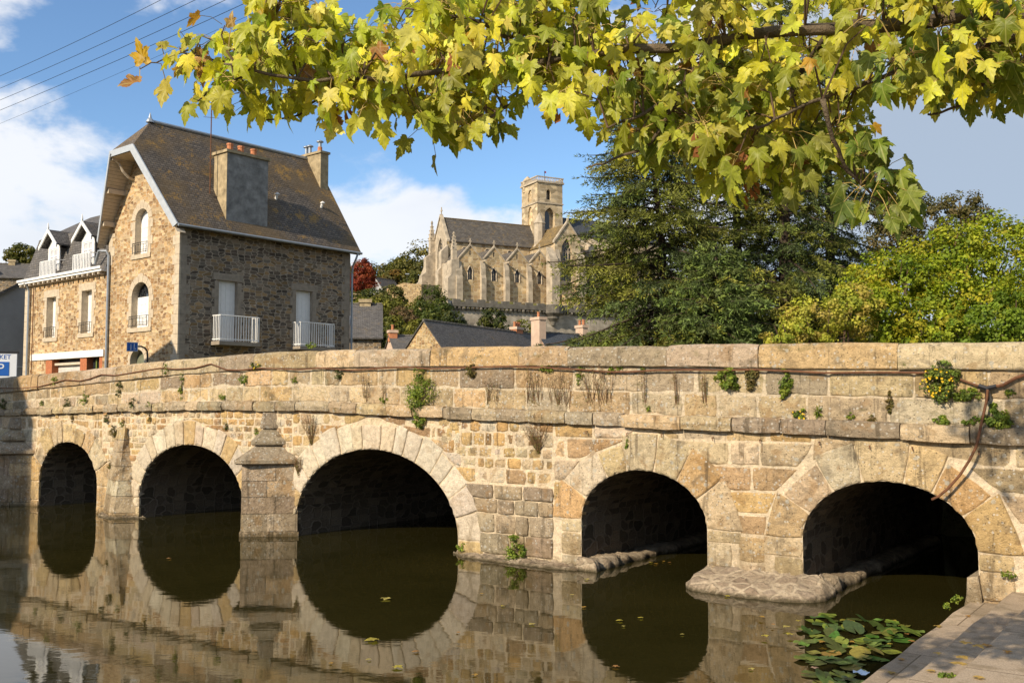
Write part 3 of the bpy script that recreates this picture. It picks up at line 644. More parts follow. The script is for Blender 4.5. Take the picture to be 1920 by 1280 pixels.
footing([(11.86, .1), (11.92, -.35), (12.1, -.52), (12.8, -.58), (13.35, -.52), (13.56, -.30), (13.60, .12)], .19, 3)
footing([(7.9, .1), (8.25, -.14), (9.05, -.20), (9.8, -.22), (10.2, -.18), (10.34, .08)], .06, 4)
footing([(-1.52, .1), (-1.0, -.25), (-.5, -.40), (-.0, -.06), (.06, .1)], .05, 5)
for u0, u1, zt in ((10.22, 10.46, .15), (13.27, 13.50, .17)):        # rough ledges just inside the right-hand arches
    lg = MB(); r = random.Random(int(u0*10)); n = 60; V = []; m = 7
    for k in range(n+1):
        v = -.10+(5.6 if zt < .3 else .5)*(k/n)**1.7; sgn = 1 if zt < .3 else -1
        ua, ub = (u0-.03, u1) if sgn > 0 else (u1+.03, u0)
        w = (ub-ua)*(r.uniform(.92, 1.05)+.07*math.sin(k*.55)+.05*math.sin(k*1.3)); h = zt*(r.uniform(.93, 1.06)+.08*math.sin(k*.4+1)-.35*min(1, k/30))*(.75 if k == 0 else 1)
        for a_, z in ((1.10, -.3), (1.06, 0), (1.0, h*.6), (.86, h*.95), (.5, h*1.05), (0, h*1.12), (0, -.3)): V.append((ua+w*a_, v, z+r.uniform(-.012, .012)))
    F = [(k*m+j, k*m+j+1, (k+1)*m+j+1, (k+1)*m+j) for k in range(n) for j in range(m-1)]
    if zt < .3: F = [f[::-1] for f in F]
    lg.add(V[:m], [tuple(range(m))])
    lg.add(V, F, (.36, .28, .19)); lg.build('ledge', M_FOOT, bridge, smooth=True)
lg = MB(); block(lg, [(14.99, -.2), (15.16, -.2), (15.16, .42), (15.02, .40)], -.10, .9, .02, (.47, .37, .24), .02); lg.build('jamb_stone', M_BLOCK, bridge)
for px, py in ((1102, 808), (1178, 812), (1243, 814), (1338, 820), (1427, 824), (1538, 828), (1632, 835), (1712, 838), (1836, 845)):   # rusty hooks under the string course
    u_, z_ = on_face(px, py); hk = MB(); hk.tube([(u_, .03, z_), (u_, -.05, z_), (u_+.012, -.055, z_-.04)], .006, 5); hk.build('iron_hook', M_RUST, bridge)

# rusty pipe along the parapet with its branch
def face_path(pts, v): return [bw(*(lambda q: (q[0], v, q[1]))(on_face(x, y, v))) for x, y in pts]
main = [(-60, 728), (0, 727), (40, 728), (72, 725), (100, 718), (122, 712), (150, 714), (168, 710), (190, 702), (215, 704), (245, 699), (270, 695), (300, 690), (330, 692), (365, 690), (395, 682), (425, 693), (450, 694), (485, 690), (520, 691), (560, 693), (600, 690), (660, 694), (720, 690), (760, 688), (800, 691),
        (850, 690), (905, 688), (960, 687), (1020, 689), (1090, 693), (1140, 697), (1180, 697), (1230, 694), (1290, 693), (1350, 694), (1420, 693), (1490, 696), (1545, 699), (1620, 698), (1680, 698), (1740, 699), (1785, 706), (1830, 722), (1850, 726)]
pipe = thing('rusty_pipe', 'thin rusty brown pipe sagging along the bridge parapet with a hanging end', 'pipe', bw(15.2, -.06, 2.4))
off = -Vector(pipe.location); mkt = lambda pts, r: MB().tube([p+off for p in pts], r, 7)
mkt(face_path(main, -.05), .0125).build('run', M_RUST, pipe)
mkt(face_path([(1850, 726), (1880, 722), (1905, 708), (1935, 698), (1990, 694), (2080, 700)], -.06), .0175).build('side_run', M_RUST, pipe)
mkt(face_path([(1852, 730), (1849, 755), (1842, 785), (1836, 812), (1830, 838), (1818, 862), (1800, 890), (1778, 915), (1760, 930), (1747, 936)], -.13), .0145).build('drop', M_RUST, pipe)
j = MB(); P = face_path([(1835, 723), (1850, 728), (1868, 724)], -.07); j.tube([p+off for p in P], .026, 7); P = face_path([(1851, 728), (1851, 752)], -.08); j.tube([p+off for p in P], .022, 7); j.build('joint', M_IRON, pipe)

# ------------------------------------------------------------------ the stone house (local: x = depth, y = along the front to the left, z up)
def arc_loop(y0, y1, z0, zs, zc, n=12):
    """opening with an arched head, counter-clockwise"""
    c, a = (y0+y1)/2, (y1-y0)/2
    return [(y0, z0), (y1, z0)]+[(c+a*math.cos(math.pi*i/n), zs+(zc-zs)*math.sin(math.pi*i/n)) for i in range(n+1)]
rect = lambda a0, a1, b0, b1: [(a0, b0), (a1, b0), (a1, b1), (a0, b1)]
HX = thing('stone_house', 'rubble stone house with steep mossy slate roof and big chimney behind the bridge', 'house', (-12.293, 36, 0), rad(50.1))
front = lambda a, b_, d: (d, a, b_)
side = lambda a, b_, d: (a, d, b_)
w_up = arc_loop(2.23, 3.18, 8.05, 9.42, 9.83); w_mid = arc_loop(2.06, 3.32, 5.20, 6.42, 6.96); w_low = arc_loop(2.28, 3.32, 3.2, 3.95, 4.36)
win_a = rect(9.63, 10.48, 5.13, 6.9); win_b = rect(6.49, 7.34, 5.18, 6.96); gar = rect(5.5, 10.43, 1.6, 4.18)
mb = MB()
mb.panel([(0, 1.4), (5.2, 1.4), (5.2, 9.25), (3.48, 11.88), (1.72, 11.88), (0, 9.25)], [w_up, w_mid, w_low], front, .32, mi=0, rmi=2)
mb.panel([(5.2, 1.4), (12.62, 1.4), (12.62, 7.62), (5.2, 7.62)], [win_a, win_b, gar], front, .34, mi=0, rmi=2)
d1 = rect(1.69, 2.52, 4.64, 6.99); d2 = rect(5.34, 6.19, 4.63, 6.93)
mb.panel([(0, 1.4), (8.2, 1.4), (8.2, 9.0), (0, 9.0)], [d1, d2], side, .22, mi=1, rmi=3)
mb.panel([(0, 1.4), (5.2, 1.4), (5.2, 9.1), (2.6, 13.1), (0, 9.1)], [], lambda a, b_, d: (8.2-d, a, b_), mi=1)
mb.add([(0, 5.2, 7.6), (8.2, 5.2, 7.6), (8.2, 5.2, 9.2), (0, 5.2, 9.2)], [(0, 1, 2, 3)], mi=0)
mb.add([(0, 12.62, 1.4), (5.4, 12.62, 1.4), (5.4, 12.62, 7.6), (0, 12.62, 7.6)], [(0, 1, 2, 3)], mi=0)
mb.add([(0, 12.62, 7.6), (5.4, 12.62, 7.6), (4.9, 12.55, 9.7), (2.7, 12.5, 11.0), (.5, 12.55, 9.7)], [(0, 1, 2, 3, 4)], mi=0)
mb.add([(5.4, 5.2, 1.4), (5.4, 12.62, 1.4), (5.4, 12.62, 7.6), (5.4, 5.2, 7.6)], [(0, 1, 2, 3)], mi=0)
mb.build('wall', [M_HOUSE, M_SIDE, M_DRESS, M_DRESS_SHADED], HX)
# quoins at the near corner and the far end
def quoin(z0, z1, fn):
    q = MB(); z = z0; k = 0
    while z < z1-.1: fn(q, z+.004, min(z+.366, z1), (.46, .30) if k % 2 else (.30, .46)); z += .37; k += 1
    q.build('quoin', [M_DRESS, M_DRESS_SHADED], HX)
quoin(1.5, 8.86, lambda q, a, b_, l: (q.box(-.012, l[0], -.012, .05, a, b_, mi=1), q.box(-.014, .05, -.0135, l[1], a+.001, b_-.001, mi=0)))  # corner stones: side faces take the shaded tone, front faces the lit one
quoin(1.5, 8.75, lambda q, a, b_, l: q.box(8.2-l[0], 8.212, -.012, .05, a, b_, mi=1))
quoin(7.82, 9.1, lambda q, a, b_, l: q.box(-.013, .05, 5.2-l[0], 5.206, a, b_, mi=0))
quoin(1.5, 7.5, lambda q, a, b_, l: q.box(-.013, .05, 12.62-l[0], 12.632, a, b_, mi=0))
def surround(y0, y1, z0, zs, zc, w, fn, mats, sill=True, flat=False):
    mb = MB()
    def slab(poly, d0=-.018, d1=.06):
        n = len(poly); mb.add([fn(a, b_, d0) for a, b_ in poly]+[fn(a, b_, d1) for a, b_ in poly], [tuple(range(n))]+[(i, (i+1) % n, (i+1) % n+n, i+n) for i in range(n)])
    z = z0; k = 0
    while z < zs-.05:
        zt = min(z+.33, zs); e = w if k % 2 else w*.62
        slab(rect(y0-e, y0-.001, z+.003, zt-.003)); slab(rect(y1+.001, y1+e, z+.003, zt-.003)); z = zt; k += 1
    if flat: slab(rect(y0-w*.85, y1+w*.85, zs+.003, zc+w*.9))
    else:
        c, a = (y0+y1)/2, (y1-y0)/2; n = 7
        for i in range(n):
            t0, t1 = math.pi*(i+.03)/n, math.pi*(i+.97)/n; p = lambda t, e: (c+(a+e)*math.cos(t), zs+(zc-zs+e)*math.sin(t))
            e = w*.8*(1.25 if i == n//2 else 1); slab([p(t0, .001), p(t0, e), p((t0+t1)/2, e), p(t1, e), p(t1, .001), p((t0+t1)/2, .001)])
    if sill: slab(rect(y0-w*.7, y1+w*.7, z0-.17, z0-.003), -.05, .2)
    return mb.build('window_surround' if sill else 'door_surround', mats, HX)
surround(2.23, 3.18, 8.05, 9.42, 9.83, .34, front, M_DRESS); surround(2.06, 3.32, 5.20, 6.42, 6.96, .34, front, M_DRESS); surround(2.28, 3.32, 3.2, 3.95, 4.36, .24, front, M_DRESS)
surround(9.63, 10.48, 5.13, 6.9, 6.9, .34, front, M_DRESS, flat=True); surround(6.49, 7.34, 5.18, 6.96, 6.96, .34, front, M_DRESS, flat=True)
surround(1.69, 2.52, 4.64, 6.99, 6.99, .30, side, M_DRESS_SHADED, False, True); surround(5.34, 6.19, 4.63, 6.93, 6.93, .30, side, M_DRESS_SHADED, False, True)
# white shutters
def shutter(loop, fn, d, name='shutter', arch=False):
    y0, y1 = min(p[0] for p in loop), max(p[0] for p in loop); z0, z1 = min(p[1] for p in loop), max(p[1] for p in loop)
    mb = MB(); n = 4; a = (y1-y0)/2; c = (y0+y1)/2
    zs = max(p[1] for p in loop if abs(p[0]-y0) < 1e-4)
    for i in range(n):
        a0, a1 = y0+(y1-y0)*i/n+.004, y0+(y1-y0)*(i+1)/n-.004
        tz = lambda y: zs+(z1-zs)*math.sqrt(max(0, 1-((y-c)/a)**2)) if arch else z1
        poly = [(a0, z0+.02), (a1, z0+.02), (a1, tz(a1)-.005), ((a0+a1)/2, tz((a0+a1)/2)-.005), (a0, tz(a0)-.005)]
        mb.add([fn(p, r, d) for p, r in poly]+[fn(p, r, d+.03) for p, r in poly], [(0, 1, 2, 3, 4)]+[(j, (j+1) % 5, (j+1) % 5+5, j+5) for j in range(5)])
        if i % 2 == 0:
            for zz in (z0+.35, (z0+zs)/2, zs-.3):     # strap hinges
                mb.add([fn(p, r, d-.012) for p, r in rect(a0+.02, a1+.1, zz, zz+.045)], [(0, 1, 2, 3)])
    o = mb.build(name, M_WHITE, HX)
    b2 = MB(); b2.add([fn(p, r, d+.05) for p, r in loop], [tuple(range(len(loop)))]); b2.build('back_board', M_WHITE if not arch else M_GLASS, o); return o
shutter(w_up, front, .24, arch=True)
mid_rect = rect(2.06, 3.32, 5.20, 6.42); shutter(mid_rect, front, .24)
fan = MB(); fan.add([front(p, r, .28) for p, r in arc_loop(2.06, 3.32, 6.42, 6.43, 6.96)], [tuple(range(15))], mi=1)
for i in range(6):
    t = math.pi*i/5; fan.tube([front(2.69+.1*math.cos(t), 6.45+.1*math.sin(t), .26), front(2.69+.6*math.cos(t), 6.45+.48*math.sin(t), .26)], .014, 5)
    if i < 5: t2 = t+math.pi/10; fan.tube([front(2.69+.38*math.cos(t2)+.1*math.cos(w_), 6.45+.32*math.sin(t2)+.1*math.sin(w_), .26) for w_ in [k_*math.pi/4 for k_ in range(9)]], .011, 5, cap=False)
fan.build('fanlight', [M_IRON, M_GLASS], HX)
shutter(win_a, front, .27); shutter(win_b, front, .27)
shutter(d1, side, .16, 'shutter_door'); shutter(d2, side, .16, 'shutter_door')
g = MB(); g.add([front(p, r, .26) for p, r in w_low], [tuple(range(len(w_low)))]); g.build('cellar_window', plain('cellar_glass', (.18, .19, .13), .2), HX)
def guard(y0, y1, z0):
    mb = MB(); d = -.09
    for z in (z0+.05, z0+.34, z0+.42): mb.tube([front(y0-.02, z, d), front(y1+.02, z, d)], .011, 5)
    for s in (y0-.02, y1+.02): mb.tube([front(s, z0, d), front(s, z0+.44, d)], .013, 5); mb.tube([front(s, z0+.42, d), front(s, z0+.42, .08)], .011, 5)
    n = 5
    for i in range(1, n): y = y0+(y1-y0)*i/n; mb.tube([front(y, z0+.05, d), front(y, z0+.34+(.08 if i in (2, 3) else 0), d)], .009, 5)
    mb.build('window_guard', M_IRON, HX)
guard(2.23, 3.18, 8.07); guard(2.06, 3.32, 5.22); guard(9.63, 10.48, 5.15); guard(6.49, 7.34, 5.2)
def balcony(x0, x1, z0):
    mb = MB(); mb.box(x0-.05, x1+.05, -.58, .0, z0-.14, z0); sl_ = mb.build('balcony', M_DRESS_SHADED, HX)
    rl = MB(); yo = -.53
    for z in (z0+.08, z0+.98):
        rl.tube([(x0, .0, z), (x0, yo, z), (x1, yo, z), (x1, .0, z)], .022, 6)
    n = 15
    for i in range(n+1): x = x0+(x1-x0)*i/n; rl.box(x-.014, x+.014, yo-.01, yo+.01, z0+.02, z0+.97)
    for i in range(1, 5):
        for x in (x0, x1): y = yo*i/5; rl.box(x-.01, x+.01, y-.014, y+.014, z0+.02, z0+.97)
    rl.build('railing', M_WHITE, sl_)
balcony(1.43, 3.17, 4.62); balcony(5.18, 6.92, 4.60)
# roof with flared verge and half hip
ro = MB(); T = .13; mslope = 1.512; yk = 1.74; zk = 8.84+mslope*(yk+.35); zr = 8.84+mslope*2.95
xb, xk, xf = -.32, -.98, 8.52
P = dict(e=(xb, -.35, 8.84), k=(xk, yk, zk), r=(.2, 2.6, zr), rf=(8.36, 2.6, zr), ef=(xf, -.35, 8.84), k2=(xk, 5.2-yk, zk), e2=(xb, 5.55, 8.84), ef2=(xf, 5.55, 8.84))
ro.prism([P[i] for i in ('e', 'ef', 'rf', 'r', 'k')], (0, .06, -T)); ro.prism([P[i] for i in ('k2', 'r', 'rf', 'ef2', 'e2')], (0, -.06, -T)); ro.prism([P['k'], P['r'], P['k2']], (.05, 0, -T))
roof = ro.build('roof', M_SLATE, HX)
def bargeboard(p, q_, nm='verge_board'):
    p, q_ = Vector(p), Vector(q_); mb = MB(); d = Vector((-.035, 0, 0)); up = Vector((0, 0, 1)); t = (q_-p).normalized(); w = up-t*up.dot(t); w.normalize()
    a = p+w*.02+d; c = q_+w*.02+d; mb.prism([a, c, c-w*.24, a-w*.24], (.05, 0, 0)); return mb.build(nm, M_ZINCP, roof)
bargeboard(P['e'], P['k']); bargeboard(P['k'], P['k2']); bargeboard(P['k2'], P['e2'])
so_ = MB()                                                       # boarded soffit under the overhang
for a, c in (('e', 'k'), ('k2', 'e2')):
    p, q_ = Vector(P[a]), Vector(P[c]); dn = Vector((0, 0, -.30)); n = 26
    for i in range(n):
        s, t = i/n, (i+.93)/n; A_, B_ = p+(q_-p)*s+dn, p+(q_-p)*t+dn; so_.add([A_, B_, (.02, B_.y, B_.z), (.02, A_.y, A_.z)], [(0, 1, 2, 3)])
so_.add([Vector(P['k'])+Vector((0, 0, -.24)), Vector(P['k2'])+Vector((0, 0, -.24)), (.02, 5.2-yk, zk-.24), (.02, yk, zk-.24)], [(0, 1, 2, 3)])
so_.build('soffit', M_CREAM, roof)
for y in (yk+.06, 5.2-yk-.06):
    br = MB(); br.tube([(.0, y, zk-.95), (-.22, y, zk-.88), (-.45, y, zk-.68), (-.62, y, zk-.42), (-.85, y, zk-.28)], [.05, .06, .06, .06, .05], 6)
    br.box(-.93, .05, y-.06, y+.06, zk-.33, zk-.21); br.build('eave_bracket', M_CREAM, roof)
for t in (.35, .72):
    for s in (0, 1):
        p = Vector(P['k'])+(Vector(P['e'])-Vector(P['k']))*t; y = p.y+.12 if not s else 5.2-p.y-.12
        br = MB(); br.box(p.x+.05, .05, y-.05, y+.05, p.z-.38, p.z-.19); br.build('purlin_end', M_CREAM, roof)
rc = MB(); rc.tube([(.15, 2.6, zr+.01), (8.38, 2.6, zr+.01)], .075, 8); rc.build('ridge_cap', M_ZINC, roof)
fi = MB(); fi.lathe((.17, 2.6, zr), [(.16, -.05), (.12, .06), (.06, .13), (.05, .2), (.012, .34)], 8); fi.build('finial', M_ZINC, roof)
gt = MB(); gt.tube([(xb, -.40, 8.80), (xf, -.40, 8.78)], .055, 8); gt.tube([(8.3, -.40, 8.77), (8.22, -.36, 8.5), (8.27, -.10, 8.2), (8.27, -.06, 7.9), (8.27, -.06, 2)], .045, 7); gt.build('gutter', M_ZINC, roof)
for x, y in ((4.95, .95), (7.35, .96)):
    z = 8.84+mslope*(y+.35); vt = MB(); vt.tube([(x, y, z-.05), (x, y-.1, z+.16)], .055, 8); vt.lathe((x, y-.1, z+.14), [(.10, 0), (.10, .04), (.02, .09)], 8); vt.build('roof_vent', M_WHITE, roof)
# chimneys
ch = MB(); ch.box(1.95, 3.85, -.02, .85, 8.9, 12.0); ch.box(1.945, 3.855, -.026, .856, 11.62, 11.665)
cho = ch.build('chimney', M_CEMENT, roof); cf = MB(); cf.box(1.938, 1.95, -.018, .848, 9.0, 11.995); cf.build('lichened_face', M_CEMENTY, cho)
cc = MB(); cc.box(1.87, 3.93, -.10, .93, 12.0, 12.11); cc.build('cap', M_CEMENTY, cho)
for x in (2.35, 2.85, 3.45): pt_ = MB(); pt_.lathe((x, .42, 12.1), [(.12, 0), (.115, .3), (.135, .31), (.135, .38), (.10, .38)], 10); pt_.build('chimney_pot', M_TERRA, cho)
c2 = MB(); c2.box(7.83, 8.27, 1.62, 3.0, 11.2, 13.42); c2o = c2.build('chimney', M_CEMENTY, roof)
cc = MB(); cc.box(7.77, 8.33, 1.56, 3.06, 13.42, 13.52); cc.build('cap', M_CEMENTY, c2o)
for y in (2.65, 2.9): pt_ = MB(); pt_.lathe((8.05, y, 13.5), [(.075, 0), (.075, .38), (.15, .40), (.15, .44), (.03, .5)], 10); pt_.build('steel_flue', M_ZINC, c2o)
pt_ = MB(); pt_.lathe((8.05, 1.95, 13.5), [(.11, 0), (.10, .25), (.10, .27)], 10); po = pt_.build('chimney_pot', M_TERRA, c2o); pt_ = MB(); pt_.lathe((8.05, 1.95, 13.77), [(.075, 0), (.075, .2), (.16, .22), (.16, .26), (.03, .32)], 10); pt_.build('flue', M_ZINC, po)
an = MB(); an.tube([(1.62, .62, 10.4), (1.62, .62, 14.6)], .022, 6)
for z, l in ((13.4, .5), (13.9, .7), (14.3, .8)): an.tube([(1.62-l/2, .62+l*.3, z), (1.62+l/2, .62-l*.3, z)], .009, 4)
an.build('aerial_mast', M_RUST, roof)
an = MB(); an.tube([(1.0, 4.4, 10.6), (1.0, 4.4, 13.0)], .02, 6); an.tube([(.8, 4.85, 12.62), (1.25, 3.95, 12.9)], .014, 4)
for i in range(7): t = i/6; c = Vector((.8, 4.85, 12.62)).lerp((1.25, 3.95, 12.9), t); an.tube([c+Vector((-.24, -.1, .06)), c+Vector((.24, .1, -.06))], .009, 4)
an.build('television_aerial', M_ZINC, roof)
# left wing: cornice, mansard, dormers
cn = MB(); cn.box(-.30, .02, 5.22, 12.70, 7.60, 7.78); cn.box(-.36, .02, 5.20, 12.74, 7.70, 7.80); cno = cn.build('cornice', M_WHITE, HX)
cm = MB()
for i in range(17): y = 5.5+i*.44; cm.box(-.24, .0, y-.06, y+.06, 7.48, 7.60); cm.tube([(-.25, y, 7.53), (-.29, y, 7.53)], .05, 8)
cm.build('bracket', M_CREAM, cno)
rw = MB(); rw.prism([(-.12, 5.2, 7.78), (-.12, 12.66, 7.78), (.50, 12.5, 9.72), (.50, 5.2, 9.72)][::-1], (.1, 0, -.05)); rw.prism([(.48, 5.2, 9.70), (.48, 12.52, 9.70), (2.7, 12.2, 11.05), (2.7, 5.2, 11.05)][::-1], (0, 0, -.1)); rw.prism([(4.9, 12.52, 9.70), (4.9, 5.2, 9.70), (2.7, 5.2, 11.05), (2.7, 12.2, 11.05)][::-1], (0, 0, -.1))
rw.prism([(5.5, 12.66, 7.78), (5.5, 5.2, 7.78), (4.9, 5.2, 9.72), (4.9, 12.5, 9.72)][::-1], (-.1, 0, -.05))
wr = rw.build('mansard_roof', M_SLATE2, HX)
for yc, hwid in ((9.88, .50), (6.86, .52)):
    dm = MB(); x0 = -.02
    dm.box(x0+.03, 1.2, yc-hwid, yc+hwid, 7.82, 9.02, mi=1)
    dmo = dm.build('dormer', [M_WHITE, M_SLATE2], wr)
    fr = MB(); fr.box(x0-.03, x0+.02, yc-hwid-.02, yc-hwid+.12, 7.82, 9.05); fr.box(x0-.03, x0+.02, yc+hwid-.12, yc+hwid+.02, 7.82, 9.05); fr.box(x0-.035, x0+.02, yc-hwid-.02, yc+hwid+.02, 8.98, 9.10)
    fr.prism([(x0-.03, yc-hwid, 9.1), (x0-.03, yc+hwid, 9.1), (x0-.03, yc, 9.62)], (.05, 0, 0)); fr.build('frame', M_WHITE, dmo)
    wn = MB(); wn.box(x0, x0+.02, yc-hwid+.12, yc+hwid-.12, 7.84, 8.98, mi=1)
    for y in (yc-hwid+.15, yc-.02, yc+.02, yc+hwid-.15): wn.box(x0-.02, x0+.01, y-.03, y+.03, 7.84, 8.97)
    for z in (7.9, 8.3, 8.66, 8.95): wn.box(x0-.018, x0+.012, yc-hwid+.12, yc+hwid-.12, z-.025, z+.025)
    wn.build('window', [M_WHITE, plain('pale_curtain', (.5, .5, .52), .6)], dmo)
    rf = MB()
    for s in (-1, 1): rf.prism([(-.32, yc, 9.80), (1.6, yc, 9.80), (1.6, yc+s*(hwid+.28), 9.12), (-.32, yc+s*(hwid+.28), 9.12)], (0, 0, -.06))
    rfo = rf.build('dormer_roof', M_SLATE2, dmo)
    vb = MB()
    for s in (-1, 1): vb.prism([(-.36, yc, 9.83), (-.36, yc+s*(hwid+.32), 9.12), (-.36, yc+s*(hwid+.32), 8.95), (-.36, yc, 9.66)], (.05, 0, 0))
    vb.lathe((-.33, yc, 9.8), [(.04, 0), (.05, .08), (.01, .3)], 6); vb.build('verge_board', M_WHITE, rfo)
    rl = MB(); rl.tube([(.2, yc-hwid-.2, 8.44), (-.30, yc-hwid-.2, 8.44), (-.30, yc+hwid+.2, 8.44), (.2, yc+hwid+.2, 8.44)], .022, 6)
    for i in range(12): y = yc-hwid-.2+(2*hwid+.4)*i/11; rl.box(-.315, -.285, y-.028, y+.028, 7.80, 8.43)
    rl.build('railing', M_WHITE, dmo)
# ground floor of the wing
li = MB(); li.box(-.06, .05, 5.35, 11.77, 4.18, 4.46); li.build('lintel', M_WHITE, HX)
for a, c in ((9.86, 10.43), (6.80, 7.36), (5.5, 5.76)): bp = MB(); bp.box(.004, .34, a, c, 1.6, 4.178); bp.build('brick_pier', M_BRICK, HX)
gd = MB(); gd.box(.30, .34, 7.36, 9.86, 1.6, 3.92)
for i in range(15): gd.box(.285, .305, 7.37, 9.85, 1.62+i*.15, 1.75+i*.15)
gdo = gd.build('garage_door', plain('garage_paint', (.60, .57, .52), .5), HX); gs = MB(); gs.box(.12, .33, 7.36, 9.86, 3.92, 4.02); gs.build('shutter_box', M_CREAM, gdo)
gk = MB(); gk.box(.34, .38, 7.36, 9.86, 4.0, 4.178); gk.build('shade_strip', M_IRON, gdo)  # dark strip added to stand in for shade above the shutter box
gw = MB(); gw.box(.28, .32, 5.76, 6.80, 1.6, 4.17, mi=1); gw.box(.22, .28, 5.76, 6.45, 3.55, 3.64); gw.box(.22, .28, 6.38, 6.46, 3.55, 4.1); gw.box(.22, .28, 5.76, 6.80, 1.6, 3.55); gw.build('green_window', [M_GREENP, M_GLASS], HX)
dp = MB(); dp.tube([(-.3, 5.75, 7.9), (-.28, 5.5, 8.42), (-.14, 5.12, 8.40), (-.08, 5.06, 8.2), (-.08, 5.06, 1.6)], .055, 8); dp.build('downpipe', M_ZINC, HX)
dp = MB(); dp.tube([(-.3, 12.1, 7.65), (-.2, 12.08, 7.55), (-.09, 12.06, 7.3), (-.09, 12.06, 1.6)], .055, 8); dp.build('downpipe', M_ZINC, HX)
dp = MB(); dp.tube([(-.07, 11.65, 7.4), (-.07, 11.65, 1.6)], .022, 6); dp.build('cable_conduit', M_RUST, HX)

# ------------------------------------------------------------------ the church on the hill (local: x along the nave, y to the north, z up)
CH = thing('gothic_church', 'pale stone gothic church with square tower and slate roofs on the hill', 'church', CH0, CH_A)
ZG = 18.0
south = lambda yy: (lambda a, b_, d: (a, yy+d, b_)); west = lambda xx: (lambda a, b_, d: (xx+d, a, b_))
def gothic(x0, x1, z0, zs, zc, n=6):
    """pointed opening, counter-clockwise seen from the south"""
    c = (x0+x1)/2; w = (x1-x0)/2; h = zc-zs; r_ = []
    for i in range(n+1):
        t = i/n; r_.append((x1-w*(1-math.cos(t*math.pi/2)), zs+h*math.sin(t*math.pi/2)*(.5+.5*t) if False else zs+h*(t**.72)))
    l_ = [(2*c-a, z) for a, z in reversed(r_[:-1])]
    return [(x0, z0), (x1, z0)]+r_+l_
def wcopy(loop): return [(-a, b_) for a, b_ in loop]
def part(mb, name, mats, parent=CH): return mb.build(name, mats, parent)
def win(loop, fn, d, parent=CH, lights=2, name='window', grey=False, stone=True):
    """leaded glazing with stone mullions, set back in its opening"""
    x0, x1 = min(p[0] for p in loop), max(p[0] for p in loop); z0, z1 = min(p[1] for p in loop), max(p[1] for p in loop); zs = max(p[1] for p in loop if abs(p[0]-x0) < 1e-4)
    mb = MB(); mb.add([fn(a, b_, d) for a, b_ in loop], [tuple(range(len(loop)))], mi=0)
    for i in range(1, lights):
        x = x0+(x1-x0)*i/lights; mb.tube([fn(x, z0, d-.08), fn(x, zs+.25*(z1-zs), d-.08)], .075, 4, mi=1)
    if lights > 2:
        c = (x0+x1)/2
        for r_, cz in ((.30*(x1-x0), zs+.45*(z1-zs)),): 
            for kx in (-.22, .22, 0):
                ctr = (c+kx*(x1-x0), cz+(0 if kx else .36*(z1-zs)))
                mb.tube([fn(ctr[0]+.19*(x1-x0)*math.cos(t*math.pi/4), ctr[1]+.19*(x1-x0)*math.sin(t*math.pi/4), d-.08) for t in range(9)], .06, 4, mi=1, cap=False)
        for i in range(lights):
            xa, xb = x0+(x1-x0)*i/lights, x0+(x1-x0)*(i+1)/lights; mb.tube([fn(xa, zs-.3, d-.08), fn((xa+xb)/2, zs+.35, d-.08), fn(xb, zs-.3, d-.08)], .06, 4, mi=1)
    return mb.build(name, [M_LEAD, M_CHURCHP], parent)
# nave
mb = MB(); mb.panel([(0, ZG), (23, ZG), (23, 30.3), (0, 30.3)], [[(x+.42*math.cos(i*math.pi/6), 28.75+.42*math.sin(i*math.pi/6)) for i in range(12)] for x in (3.2, 7.55, 11.9)], south(0), .35, mi=0)
mb.panel([(5.5, ZG), (0, ZG), (0, 30.3), (2.75, 34.6), (5.5, 30.3)][::-1], [wcopy(gothic(-4.0, -1.6, 23.5, 28, 31))[::-1]], west(-.1), .5, mi=2)
mb.add([(23, 5.5, ZG), (0, 5.5, ZG), (0, 5.5, 30.3), (23, 5.5, 30.3)], [(0, 1, 2, 3)])
nave = part(mb, 'nave_wall', [M_CHURCHR, M_CHURCH, M_CHURCHP])
for x in (3.2, 7.55, 11.9):
    o = MB(); o.add([(x+.42*math.cos(i*math.pi/6), .3, 28.75+.42*math.sin(i*math.pi/6)) for i in range(12)], [tuple(range(12))])
    o.build('round_window', M_LEAD, nave)
    o = MB(); o.tube([(x+.48*math.cos(i*math.pi/6), -.03, 28.75+.48*math.sin(i*math.pi/6)) for i in range(13)], .10, 5, cap=False); o.build('window_ring', M_CHURCHP, nave)
win(wcopy(gothic(-4.0, -1.6, 23.5, 28, 31))[::-1], west(-.1), .45, nave, 3)
rf = MB(); rf.prism([(.2, -.35, 30.1), (17.6, -.35, 30.1), (17.6, 2.75, 34.5), (.2, 2.75, 34.5)], (0, 0, -.15)); rf.prism([(17.6, 5.85, 30.1), (.2, 5.85, 30.1), (.2, 2.75, 34.5), (17.6, 2.75, 34.5)], (0, 0, -.15))
rfo = part(rf, 'nave_roof', M_SLATEC); r2 = MB(); r2.tube([(.3, 2.75, 34.5), (17.5, 2.75, 34.5)], .13, 6); r2.build('ridge_tile', M_SLATEO, rfo)
cp_ = MB()
for s in (0, 1):
    a, c = ((-.25, -.35, 29.9), (-.25, 2.75, 34.75)) if not s else ((-.25, 2.75, 34.75), (-.25, 5.85, 29.9)); cp_.prism([a, c, (c[0], c[1], c[2]+.35), (a[0], a[1], a[2]+.35)], (.6, 0, 0))
cp_.box(0, .14, 2.68, 2.82, 34.9, 36.3); cp_.box(0, .14, 2.4, 3.1, 35.6, 35.78); part(cp_, 'gable_coping', M_CHURCHP)
